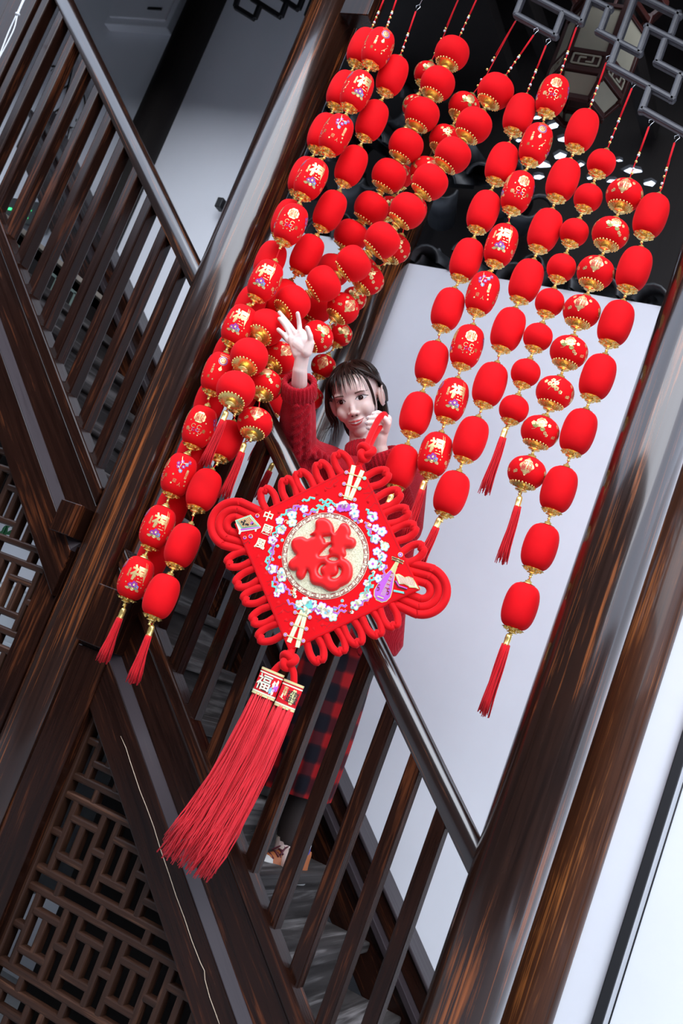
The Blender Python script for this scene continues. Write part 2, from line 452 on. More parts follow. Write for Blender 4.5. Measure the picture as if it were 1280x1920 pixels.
# ------------------------------------------------------------------ hanging lattice under the sloping eave
YH = 2.70
def hw(px, py): return atY(900 + px * 380 / 1280, py * 380 / 1280, YH)
hf = empty('hanging_lattice', (-1.0, YH, 3.5)); tag(hf, 'dark stepped lattice frame hung under the eave, holding the lantern strings', 'lattice frame')
def hbar(a, b, vert):
    p, q = hw(*a), hw(*b)
    if vert: p.x = q.x = (p.x + q.x) / 2
    else:
        m = (p + q) / 2; h = (q.x - p.x) / 2
        p.z, q.z = m.z - ROOF_SL * h, m.z + ROOF_SL * h
    e = (q - p).normalized() * .008
    beam('vertical_bar' if vert else 'sloping_bar', p - e, q + e, .021, .024, M['iron'], hf, .007)
for a, b in (((240, 95), (272, -60)), ((478, 235), (512, 85)), ((640, 150), (690, 5)), ((742, 200), (828, 55)), ((816, 410), (1000, -60)), ((1010, 340), (1052, 170)),
             ((1215, 635), (1258, 475)), ((1108, 400), (1172, 260)), ((1072, 555), (1015, 705)), ((1265, 85), (1190, 225))):
    hbar(a, b, True)
for a, b in (((232, 95), (478, 238)), ((330, -30), (640, 152)), ((690, 5), (828, 55)), ((742, 200), (1010, 342)), ((1050, 168), (1330, 318)), ((816, 410), (1215, 637)),
             ((1108, 400), (1330, 508)), ((1015, 705), (1560, 975)), ((985, -10), (1268, 88))):
    hbar(a, b, False)
# the frame goes on, up the slope, to the lantern pillar, and hangs from the eave beam
for x0, x1, dz in ((XL + .08, -1.30, .30), (XL + .08, -1.30, .42), (-1.30, XR - .08, .30)):
    beam('sloping_bar', (x0, YH, roof_z(x0) + dz), (x1, YH, roof_z(x1) + dz), .021, .024, M['iron'], hf, .007)
for x in (-1.86, -1.72, -1.55, -1.42, -1.36):
    beam('vertical_bar', (x, YH, roof_z(x) + .28), (x, YH, roof_z(x) + .60), .021, .024, M['iron'], hf, .007)
tag(beam('trim_eave', (XL - .05, YH, roof_z(XL - .05) + .58), (XR + .1, YH, roof_z(XR + .1) + .58), .09, .09, M['soffit'], None, .004), kind='structure')
# the same lattice seen at the head of the far bay
hb = empty('hanging_lattice', (-2.9, 3.5, 4.3)); tag(hb, 'small black lattice frame hung in front of the grey wall at the top edge', 'lattice frame')
YHB = 3.45
def bw(px, py): return atY(300 + px * 420 / 1280, py * 420 / 1280, YHB)
for a, b in (((430, 40), (540, 108)), ((540, 108), (575, 20)), ((520, -10), (690, 98)), ((690, 98), (725, 10)), ((690, -15), (790, 55)), ((790, 55), (820, -20)), ((430, 40), (450, -30)), ((835, 95), (880, -20))):
    p, q = bw(*a), bw(*b)
    beam('lattice_bar', p, q, .022, .022, M['black'], hb, .004)
# ------------------------------------------------------------------ roof tiles on the wall behind, dark eave beyond, and small fittings
rt = empty('wall_coping', (-1.3, YWALL + .1, 3.3)); tag(rt, 'black roof tiles lying along the top of the white wall', 'roof tiles')
def half_tile(name, c, r, L, parent, up=True, az=0.0, tilt=0.0):
    V, F = [], []
    n = 8
    for k, y in enumerate((-L / 2, L / 2)):
        for rr in (r, r * .80):
            for i in range(n + 1):
                a = math.pi * i / n
                V.append((rr * math.cos(a), y, rr * math.sin(a) * (1 if up else -1)))
    m = n + 1
    for i in range(n):
        F += [(i, i + 1, 2 * m + i + 1, 2 * m + i), (m + i, 3 * m + i, 3 * m + i + 1, m + i + 1), (i, m + i, m + i + 1, i + 1), (2 * m + i, 2 * m + i + 1, 3 * m + i + 1, 3 * m + i)]
    return link(name, mesh(name, V, F, True), M['tile'], parent, Matrix.Translation(Vector(c)) @ Euler((tilt, 0, az)).to_matrix().to_4x4())
k = 0; x = XL - .75
while x < XR - .05:
    half_tile('cover_tile', (x, YWALL + .13, (3.33 if x > XL else 3.39) + .02 * R_.random()), .075, .30, rt, True, R_.uniform(-.06, .06), math.radians(14))
    half_tile('trough_tile', (x + .10, YWALL + .14, (3.325 if x > XL else 3.385)), .065, .28, rt, False, R_.uniform(-.05, .05), math.radians(14))
    x += .19 + R_.uniform(-.02, .03)
for i in range(14):                                    # ridge of stacked tile ends above
    xx = XL - .7 + i * .16
    half_tile('ridge_tile', (xx, YWALL + .2, (3.43 if xx > XL else 3.49) + R_.uniform(-.01, .02)), .05, .2, rt, i % 2 == 0, R_.uniform(-.2, .2), 0)
# the neighbouring tiled roof beyond the wall, with slits of sky between its tiles
YB2 = 4.75
bm = bmesh.new()
def loop(pts):
    vs = [bm.verts.new((p[0], 0, p[1])) for p in pts]
    return [bm.edges.new((vs[i], vs[(i + 1) % len(vs)])) for i in range(len(vs))]
edges = loop([(-3.9, 2.6), (1.6, 2.6), (1.6, 7.2), (-3.9, 7.2)])
holes = [(1006, 217, 13, 8), (1036, 233, 15, 11), (1054, 259, 12, 9), (1049, 290, 18, 12), (1014, 306, 22, 11), (1008, 329, 12, 8), (1159, 298, 11, 7), (1187, 317, 24, 10), (1217, 341, 18, 11),
         (1104, 331, 8, 8), (1088, 306, 11, 8), (1147, 337, 14, 7), (1119, 289, 11, 6), (988, 284, 13, 8), (972, 260, 9, 6)]
for hx, hy, w, h in holes:
    n = R_.choice((5, 6, 7)); a0 = R_.random() * 6
    pts = []
    for i in range(n):
        a = a0 + 2 * math.pi * i / n
        rr = R_.uniform(.75, 1.2)
        q = atY(hx + w * .9 * rr * math.cos(a), hy + h * .9 * rr * math.sin(a), YB2)
        pts.append((q.x, q.z))
    edges += loop(pts)
bmesh.ops.triangle_fill(bm, edges=edges, use_beauty=True)
g = bmesh.ops.extrude_face_region(bm, geom=list(bm.faces))
bmesh.ops.translate(bm, vec=(0, .03, 0), verts=[v for v in g['geom'] if isinstance(v, bmesh.types.BMVert)])
bmesh.ops.recalc_face_normals(bm, faces=bm.faces)
me = bpy.data.meshes.new('roof_boarding'); bm.to_mesh(me); bm.free()
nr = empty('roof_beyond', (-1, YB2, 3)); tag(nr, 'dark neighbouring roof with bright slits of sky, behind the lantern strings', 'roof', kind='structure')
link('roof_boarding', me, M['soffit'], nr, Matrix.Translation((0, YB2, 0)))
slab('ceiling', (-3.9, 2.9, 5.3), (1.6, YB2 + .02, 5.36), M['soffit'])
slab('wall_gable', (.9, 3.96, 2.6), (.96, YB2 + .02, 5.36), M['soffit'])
for i, (px, py) in enumerate([(600, 235), (628, 196), (640, 270), (700, 330), (720, 280), (660, 360), (610, 300), (735, 250), (690, 260), (585, 330), (742, 178), (760, 232), (800, 330), (880, 290), (870, 350), (830, 380), (905, 330), (620, 180), (655, 215), (940, 380), (960, 340), (980, 400), (1010, 395)]):
    q = atY(px, py, 4.45)
    half_tile('tile', q, .075, .30, nr, i % 2 == 0, R_.uniform(-.5, .5), R_.uniform(-.2, .6))
for i in range(5):
    beam('rafter', (-2.6 + i * .6, 2.2, roof_z(-2.6 + i * .6) + .60), (-2.6 + i * .6, 4.7, roof_z(-2.6 + i * .6) + .9), .07, .09, M['soffit'], nr, .004, ref=(0, 0, 1))
# black conduit and a thin cable on the right-hand wall
YC = YWALL - .03
a, b = atY(1283, 1350, YC), atY(1108, 1930, YC)
x_ = (a.x + b.x) / 2 + .016
tag(beam('conduit', (x_, YC, 0), (x_, YC, 2.6), .034, .02, M['black'], None, .003), 'flat black cable duct running down the bright wall', 'conduit')
a, b = atY(1280, 1455, YC), atY(1146, 1920, YC)
x_ = (a.x + b.x) / 2
tag(link('cable', lathe([(.0028, 0), (.0028, 2.6)], 8), M['black'], None, Matrix.Translation((x_, YC, 0))), 'thin black cable beside the duct on the bright wall', 'cable')
# white box on the wall at the top left, dark iron bracket, exit sign
q0, q1 = atY(196, 47, YWALL - .05), atY(315, 54, YWALL - .05)
fb = empty('fuse_box', ((q0.x + q1.x) / 2, YWALL - .03, q0.z)); tag(fb, 'white wall box above the upper handrail at the top edge', 'wall box')
w = q1.x - q0.x
block('body', ((q0.x + q1.x) / 2, YWALL - .03, q0.z + .30), (w, .06, .60), M['plaster'], fb, .006)
block('door', ((q0.x + q1.x) / 2, YWALL - .064, q0.z + .31), (w - .05, .012, .54), M['plaster'], fb, .004)
block('latch', (q1.x - .12, YWALL - .073, q0.z + .10), (.09, .008, .014), M['dark_metal'], fb, .002)
q = atY(418, 380, YWALL - .05)
br = empty('iron_bracket', q); tag(br, 'small black iron bracket on the grey wall beside the lantern pillar', 'bracket')
block('plate', q + Vector((.05, .02, 0)), (.10, .03, .028), M['black'], br)
block('hook', q + Vector((-.005, .0, -.012)), (.032, .05, .05), M['black'], br)
block('stem', q + Vector((.085, .02, -.06)), (.014, .014, .12), M['black'], br)
green = plain('sign_green', (.02, .45, .12), .5); green.node_tree.nodes['Principled BSDF'].inputs['Emission Color'].default_value = (.03, .55, .15, 1)
green.node_tree.nodes['Principled BSDF'].inputs['Emission Strength'].default_value = 1.2
q = atY(44, 398, YWALL - .03)
es = empty('exit_sign', q); tag(es, 'black sign with a green running figure behind the upper balusters', 'sign')
block('panel', q, (.34, .02, .13), M['black'], es, .003)
V = MB()
for (cx, cz, sx, sz, an) in ((.02, .03, .018, .018, 0), (.015, .0, .022, .05, .3), (-.012, -.005, .04, .012, .5), (.04, .008, .035, .012, -.4), (.035, -.038, .045, .014, -.5), (-.01, -.04, .05, .014, .7), (-.10, 0, .05, .012, 0), (-.12, 0, .03, .012, .8), (-.12, 0, .03, .012, -.8)):
    V.add_mesh(box_mesh(sx, .004, sz, 0), None, Matrix.Translation(q + Vector((cx, -.012, cz))) @ Matrix.Rotation(an, 4, 'Y'))
V.build('pictogram', green, es, smooth=False)
# pale cabinet with a blue round sticker and a wall behind the far lattice
cb = empty('cabinet', (-2.7, 3.3, .6)); tag(cb, 'pale metal cabinet with a blue round sticker behind the far lattice', 'cabinet')
q = atY(42, 1186, 3.2)
cbm = plain('pale_cabinet', (.52, .55, .57), .45)
block('body', (q.x - .05, 3.42, q.z - .35), (.95, .40, .98), cbm, cb, .01)
for i in range(3): block('drawer_front', (q.x - .05, 3.212, q.z - .72 + i * .27), (.90, .012, .25), cbm, cb, .004)
link('sticker', lathe([(.052, 0), (.052, .004)], 24), plain('blue_sticker', (.02, .035, .30), .5), cb, Matrix.Translation((q.x, 3.205, q.z + .05)) @ Matrix.Rotation(math.pi / 2, 4, 'X'))
# young plant behind the far lattice: a few leaves
q = atY(6, 1000, 2.85)
pl = empty('leafy_sprig', q - Vector((0, 0, .1))); tag(pl, 'green leafy sprig behind the far lattice at the picture edge', 'plant')
lm = plain('leaf_green', (.06, .28, .12), .5)
for i in range(9):
    a = R_.uniform(-1, 1); p0 = q + Vector((R_.uniform(-.03, .02), R_.uniform(-.03, .03), R_.uniform(-.03, .03)))
    V_ = [(0, 0, 0), (.008, .001, .012), (.006, 0, .028), (0, .002, .04), (-.006, 0, .028), (-.008, .001, .012)]
    link('leaf', mesh('leaf', V_, [(0, 1, 2, 3, 4, 5)]), lm, pl, Matrix.Translation(p0) @ Euler((R_.uniform(-.5, .5), a, R_.uniform(-1, 1))).to_matrix().to_4x4())
beam('stem', q - Vector((.01, 0, .12)), q + Vector((0, 0, .03)), .005, .005, lm, pl, .001)
# carved couplet / climbing twigs on the wall behind the upper balusters
tw = empty('bare_creeper', atY(120, 250, YWALL - .02)); tag(tw, 'thin dark creeper twigs on the grey wall behind the upper balusters', 'plant')
for (pts) in (((140, 110), (128, 160), (118, 200), (95, 260), (60, 330)), ((128, 160), (110, 172), (100, 190)), ((118, 200), (98, 215), (90, 240)), ((95, 260), (75, 262), (58, 280)), ((118, 200), (130, 235), (120, 280)), ((150, 150), (160, 200), (150, 255))):
    P = spline([atY(x, y, YWALL - .015) for x, y in pts], 4)
    v, f = tube(P, [.006 * (1 - .6 * i / len(P)) for i in range(len(P))], 5)
    MB().add((v, f)).build('twig', M['soffit'], tw)
for i in range(16):
    p0 = atY(R_.uniform(50, 150), R_.uniform(120, 300), YWALL - .02)
    V_ = [(0, 0, 0), (.009, .002, .02), (.0, 0, .06), (-.009, .002, .02)]
    link('leaf', mesh('leaf', V_, [(0, 1, 2, 3)]), M['soffit'], tw, Matrix.Translation(p0) @ Euler((0.2, R_.uniform(1.2, 2.6), R_.uniform(-.4, .4))).to_matrix().to_4x4())
# looped cable by the newel
P = spline([atY(x, y, 2.6) for x, y in ((52, -20), (32, 26), (14, 66), (-10, 130))], 6)
wt = empty('loose_wires', P[0]); tag(wt, 'thin pale wires hanging at the top left corner', 'wire')
MB().add(tube(P, .0035, 6)).build('wire', M['white_paint'], wt)
P = spline([atY(x, y, 2.58) for x, y in ((55, -20), (34, 26), (24, 60), (-10, 125))], 6)
MB().add(tube(P, .003, 6)).build('wire', M['white_paint'], wt)
link('clip', lathe([(.004, -.006), (.010, -.004), (.010, .004), (.004, .006)], 10), M['white_paint'], wt, Matrix.Translation(atY(33, 27, 2.58)))

# ------------------------------------------------------------------ palace lantern hanging behind the frame
redwood = wood('palace_lantern_wood', (.010, .003, .003), (.035, .008, .006), (.07, .02, .015), .7, rough=.4)
paper = plain('cream_paper', (.22, .20, .145), .8, 0, .08, 6)
q = atY(1108, 130, 3.35)
pal = empty('palace_lantern', (q.x, q.y, q.z)); tag(pal, 'six-sided wooden palace lantern with cream panels behind the lattice frame', 'lantern')
rr = .145; zb, zt = q.z - .10, q.z + .24
hexp = [Vector((q.x + rr * math.cos(math.radians(60 * i + 8)), q.y + rr * math.sin(math.radians(60 * i + 8)), 0)) for i in range(6)]
for i in range(6):
    a, b = hexp[i], hexp[(i + 1) % 6]
    za = Vector((0, 0, 1))
    beam('post', a + za * (zb - .03), a + za * (zt + .03), .022, .022, redwood, pal, .003)
    nrm_ = ((a + b) / 2 - Vector((q.x, q.y, 0))).normalized()
    for z_, h_ in ((zb, .022), (zb + .075, .02), (zt, .024), (zt - .06, .018)):
        beam('rail', a + za * z_, b + za * z_, h_, .02, redwood, pal, .003, ref=nrm_)
    beam('panel', (a + b) / 2 + za * (zb + .08), (a + b) / 2 + za * (zt - .065), (b - a).length - .02, .006, paper, pal, .001, ref=nrm_)
    beam('panel', (a + b) / 2 + za * (zb + .01), (a + b) / 2 + za * (zb + .068), (b - a).length - .02, .006, redwood, pal, .001, ref=nrm_)
    tl = (b - a).normalized(); mid = (a + b) / 2 + nrm_ * .006 + za * (zb + .04)
    for (u0, w0, u1, w1) in ((-.05, -.02, .05, -.02), (-.05, .02, .05, .02), (-.05, -.02, -.05, .02), (.05, -.02, .05, .02), (-.025, -.02, -.025, .008), (.025, -.008, .025, .02), (-.025, .008, .0, .008), (0, -.008, .025, -.008)):
        beam('fret', mid + tl * u0 + za * w0, mid + tl * u1 + za * w1 + za * .0005, .007, .006, paper, pal, .001, ref=nrm_)
    # flared lower skirt and upper crown
    a2, b2 = a + (a - Vector((q.x, q.y, 0))) * .30, b + (b - Vector((q.x, q.y, 0))) * .30
    beam('eave_rail', a2 + za * (zt + .08), b2 + za * (zt + .08), .03, .02, redwood, pal, .003, ref=nrm_)
    beam('eave_rib', a + za * (zt + .02), a2 + za * (zt + .09), .018, .018, redwood, pal, .003)
    a3, b3 = a - (a - Vector((q.x, q.y, 0))) * .28, b - (b - Vector((q.x, q.y, 0))) * .28
    beam('foot_rail', a3 + za * (zb - .09), b3 + za * (zb - .09), .022, .018, redwood, pal, .003, ref=nrm_)
    beam('foot_rib', a + za * (zb - .02), a3 + za * (zb - .09), .016, .016, redwood, pal, .003)
    c_ = (a + b + a3 + b3) / 4
    V_ = [a + za * (zb - .015), b + za * (zb - .015), b3 + za * (zb - .085), a3 + za * (zb - .085)]
    MB().add((V_, [(0, 1, 2, 3)])).build('panel', paper, pal, smooth=False)
beam('hanger', (q.x, q.y, zt), (q.x, q.y, zt + .9), .012, .012, redwood, pal, .002)
# ------------------------------------------------------------------ lantern strings
def fabric(name, col, bs=900, sheen=0.25):
    m, nt, b = new_mat(name)
    v = coords(nt)
    n1 = N(nt, 'ShaderNodeTexNoise', Scale=14.0, Detail=3.0); nt.links.new(v, n1.inputs['Vector'])
    r = ramp(nt, n1.outputs[0], [(0.3, tuple(c * .86 for c in col)), (0.7, col)])
    nt.links.new(r.outputs[0], b.inputs['Base Color'])
    b.inputs['Roughness'].default_value = 0.75
    b.inputs['Specular IOR Level'].default_value = 0.12
    b.inputs['Sheen Weight'].default_value = sheen; b.inputs['Sheen Roughness'].default_value = 0.4
    b.inputs['Sheen Tint'].default_value = (1, .35, .38, 1)
    n2 = N(nt, 'ShaderNodeTexNoise', Scale=float(bs), Detail=1.0); nt.links.new(v, n2.inputs['Vector'])
    bump(nt, b, n2.outputs[0], 0.12, 0.0008)
    return m
def metal(name, col, rough=0.22, noise=True):
    m, nt, b = new_mat(name)
    b.inputs['Base Color'].default_value = (*col, 1); b.inputs['Metallic'].default_value = 1.0; b.inputs['Roughness'].default_value = rough
    return m
M['red'] = fabric('red_velvet', (.80, .0035, .008), sheen=.10)
M['red_thread'] = fabric('red_thread', (.70, .010, .018), 300)
M['gold'] = plain('gold_plating', (1.0, .72, .24), 0.26, 0.8)
M['gold_print'] = plain('gold_foil_print', (.82, .60, .26), 0.34, 0.55)
M['red_print'] = plain('red_print', (.60, .008, .016), .7)
M['purple'] = plain('purple_print', (.30, .03, .30), .6)
M['teal'] = plain('teal_print', (.10, .42, .40), .6)
M['bluep'] = plain('blue_print', (.15, .30, .62), .6)
M['leafp'] = plain('olive_print', (.28, .26, .07), .5, .3)
M['silver'] = metal('steel_wire', (.75, .76, .78), .3)
M['white_bead'] = plain('white_bead', (.75, .75, .78), .3)

_txt = {}
def text_mesh(body, size=1.0, offset=0.0):
    """flat outline of a text, centred: (verts2d, faces)"""
    k = (body, offset)
    if k not in _txt:
        cu = bpy.data.curves.new('lettering', 'FONT'); cu.body = body; cu.size = 1.0; cu.offset = offset
        cu.align_x = 'CENTER'; cu.fill_mode = 'FRONT'; cu.resolution_u = 3
        cu.space_line = 0.85
        o = bpy.data.objects.new('lettering', cu); COL.objects.link(o)
        dg = bpy.context.evaluated_depsgraph_get()
        me = bpy.data.meshes.new_from_object(o.evaluated_get(dg))
        V = [(v.co.x, v.co.y) for v in me.vertices]; F = [tuple(p.vertices) for p in me.polygons]
        bpy.data.objects.remove(o); bpy.data.curves.remove(cu); bpy.data.meshes.remove(me)
        if V:
            xs = [v[0] for v in V]; ys = [v[1] for v in V]
            cx, cy = (min(xs) + max(xs)) / 2, (min(ys) + max(ys)) / 2
            V = [(x - cx, y - cy) for x, y in V]
        _txt[k] = (V, F)
    V, F = _txt[k]
    return [(x * size, y * size) for x, y in V], F
class Decal:
    """flat print: coloured outlines in layers, later wrapped on a surface"""
    def __init__(s): s.items = []
    def poly(s, pts, mat, layer=0): s.items.append((list(pts), [tuple(range(len(pts)))], mat, layer)); return s
    def disc(s, u, v, r, mat, layer=0, n=14, lobes=0, amp=0.0, sx=1.0, a0=0.0):
        if lobes: n = lobes * 5
        return s.poly([(u + sx * r * (1 + amp * abs(math.sin(lobes * a / 2))) * math.cos(a + a0), v + r * (1 + amp * abs(math.sin(lobes * a / 2))) * math.sin(a + a0)) for a in (2 * math.pi * i / n for i in range(n))], mat, layer)
    def line(s, pts, w, mat, layer=0, closed=False):
        P = [Vector((p[0], p[1], 0)) for p in pts]; m = len(P); L, Rr = [], []
        for i in range(m):
            a, b = (P[i - 1], P[(i + 1) % m]) if closed else (P[max(i - 1, 0)], P[min(i + 1, m - 1)])
            t = (b - a).normalized(); nn = Vector((-t.y, t.x, 0)) * w / 2
            L.append(P[i] + nn); Rr.append(P[i] - nn)
        V = [(p.x, p.y) for p in L + Rr]
        F = [(i, i + m, (i + 1) % m + m, (i + 1) % m) for i in range(m if closed else m - 1)]
        s.items.append((V, F, mat, layer)); return s
    def ring(s, u, v, r, w, mat, layer=0, n=20, a0=0, a1=2 * math.pi):
        full = abs(a1 - a0) > 6.28
        return s.line([(u + r * math.cos(a0 + (a1 - a0) * i / n), v + r * math.sin(a0 + (a1 - a0) * i / n)) for i in range(n if full else n + 1)], w, mat, layer, full)
    def text(s, body, u, v, size, mat, layer=0, offset=0.0, rot=0.0):
        V, F = text_mesh(body, size, offset)
        c, k = math.cos(rot), math.sin(rot)
        s.items.append(([(u + c * x - k * y, v + k * x + c * y) for x, y in V], F, mat, layer)); return s
    def wrapped(s, fn, step=None):
        """fn(u, v, layer) -> 3D point; returns an MB"""
        mb = MB()
        for V, F, mat, layer in s.items:
            bm = bmesh.new()
            vs = [bm.verts.new((x, y, 0)) for x, y in V]
            for f in F:
                try: bm.faces.new([vs[i] for i in f])
                except ValueError: pass
            if step:
                for ax in (0, 1):
                    lo = min(v.co[ax] for v in bm.verts); hi = max(v.co[ax] for v in bm.verts)
                    k = math.ceil(lo / step) * step
                    while k < hi:
                        co = [0, 0, 0]; no = [0, 0, 0]; co[ax] = k; no[ax] = 1
                        bmesh.ops.bisect_plane(bm, geom=list(bm.verts) + list(bm.edges) + list(bm.faces), plane_co=co, plane_no=no)
                        k += step
            bmesh.ops.triangulate(bm, faces=bm.faces)
            bm.normal_update()
            for f in bm.faces:
                if f.normal.z < 0: f.normal_flip()
            bm.verts.index_update()
            VV = [fn(v.co.x, v.co.y, layer) for v in bm.verts]; FF = [tuple(v.index for v in f.verts) for f in bm.faces]
            bm.free()
            mb.add((VV, FF), mat)
        return mb

def body_profile(R, H, p, q, r_end, n=22):
    out = []
    for i in range(n + 1):
        t = -math.pi / 2 + math.pi * i / n
        r = R * max(0.0, math.cos(t)) ** p; z = math.copysign(H * abs(math.sin(t)) ** q, t)
        out.append((max(r, r_end * .6), z))
    return out
KINDS = {  # R, half height, roundness r, roundness z, end radius
    'oval': (.0465, .0625, .50, .92, .012), 'round': (.0570, .0475, .62, 1.0, .013), 'globe': (.0530, .0420, .66, 1.0, .013), 'ball': (.0420, .0365, .66, 1.0, .011)}
def prof_r(prof):
    zs = [z for r, z in prof]; rs = [r for r, z in prof]
    return lambda z: float(np.interp(z, zs, rs))
def sphere_vf(c, r, n=6, m=4):
    V, F = [], []
    for j in range(m + 1):
        ph = math.pi * j / m
        for i in range(n):
            a = 2 * math.pi * i / n
            V.append((c[0] + r * math.sin(ph) * math.cos(a), c[1] + r * math.sin(ph) * math.sin(a), c[2] + r * math.cos(ph)))
    for j in range(m):
        for i in range(n):
            k = (i + 1) % n
            F.append((j * n + i, (j + 1) * n + i, (j + 1) * n + k, j * n + k))
    return V, F
def cap_meshes(kind, prof):
    R, H, *_ , re = KINDS[kind]
    zs = np.array([z for r, z in prof]); rs = np.array([r for r, z in prof])
    half = zs <= 0
    def zb(r): return float(np.interp(r, rs[half], zs[half]))      # lower half: z of the body at radius r
    filigree = kind in ('round', 'globe')
    Rc = R * (.66 if filigree else .62)
    mb = MB()
    nl = 22 if filigree else 8
    seg = nl * 4
    rings = 6
    V, F = [], []
    for j in range(rings + 1):
        s_ = j / rings
        for i in range(seg):
            a = 2 * math.pi * i / seg
            sc = abs(math.cos(nl * a / 2))
            rr = re * .6 + (Rc - re * .6) * s_
            if s_ > .5: rr *= 1 + (.10 if filigree else .20) * (s_ - .5) * 2 * (sc - .5)
            off = .0020 + (.0016 * (1 if (i // 2 + j) % 2 else -.3) if filigree else .0055 * s_ * sc)
            V.append((rr * math.cos(a), rr * math.sin(a), zb(rr) - off))
    for j in range(rings):
        for i in range(seg):
            k = (i + 1) % seg
            F.append((j * seg + i, j * seg + k, (j + 1) * seg + k, (j + 1) * seg + i))
    mb.add((V, F))
    if filigree:
        for i in range(nl):
            a = 2 * math.pi * i / nl
            mb.add(sphere_vf((Rc * math.cos(a), Rc * math.sin(a), zb(Rc) - .002), .0034, 5, 3))
    else:
        for i in range(nl):
            a = 2 * math.pi * i / nl; r2 = Rc * .74
            mb.add(sphere_vf((r2 * math.cos(a), r2 * math.sin(a), zb(r2) - .004), .0050, 5, 3))
    k = 1.25 if kind == 'globe' else (1.15 if kind == 'round' else 1.0)
    z0 = -H
    kn = [(.0, z0 - .026), (.0030, z0 - .026), (.0052, z0 - .0235), (.0030, z0 - .021), (.0030, z0 - .0195), (.0060, z0 - .017), (.0030, z0 - .0145), (.0030, z0 - .0135), (.0135 * k, z0 - .012), (.0140 * k, z0 - .010), (.0100 * k, z0 - .009), (.0100 * k, z0 - .001), (.0145 * k, z0 + .002), (.012 * k, z0 + .005)]
    mb.add_mesh(lathe(kn, 14))
    bot = mb.mesh('bottom_cap'); bot.materials.append(M['gold'])
    mb = MB()
    # small scalloped crown at the top
    def zt(r): return -zb(r)
    Rt = R * (.44 if filigree else .46); V, F = [], []
    nl = 14; seg = nl * 2
    for j in range(4):
        for i in range(seg):
            a = 2 * math.pi * i / seg; rr = .004 + (Rt - .004) * j / 3 * (1 + (.09 if i % 2 else -.06) * (j == 3))
            V.append((rr * math.cos(a), rr * math.sin(a), zt(rr) + .0018))
    for j in range(3):
        for i in range(seg):
            k2 = (i + 1) % seg
            F.append((j * seg + i, (j + 1) * seg + i, (j + 1) * seg + k2, j * seg + k2))
    mb.add((V, F))
    kn = [(.0135 * k, H - .004), (.0135 * k, H + .003), (.0095 * k, H + .0045), (.0095 * k, H + .0095), (.0045, H + .011), (.0045, H + .015), (.0, H + .015)]
    mb.add_mesh(lathe(kn, 14))
    top = mb.mesh('top_cap'); top.materials.append(M['gold'])
    return top, bot
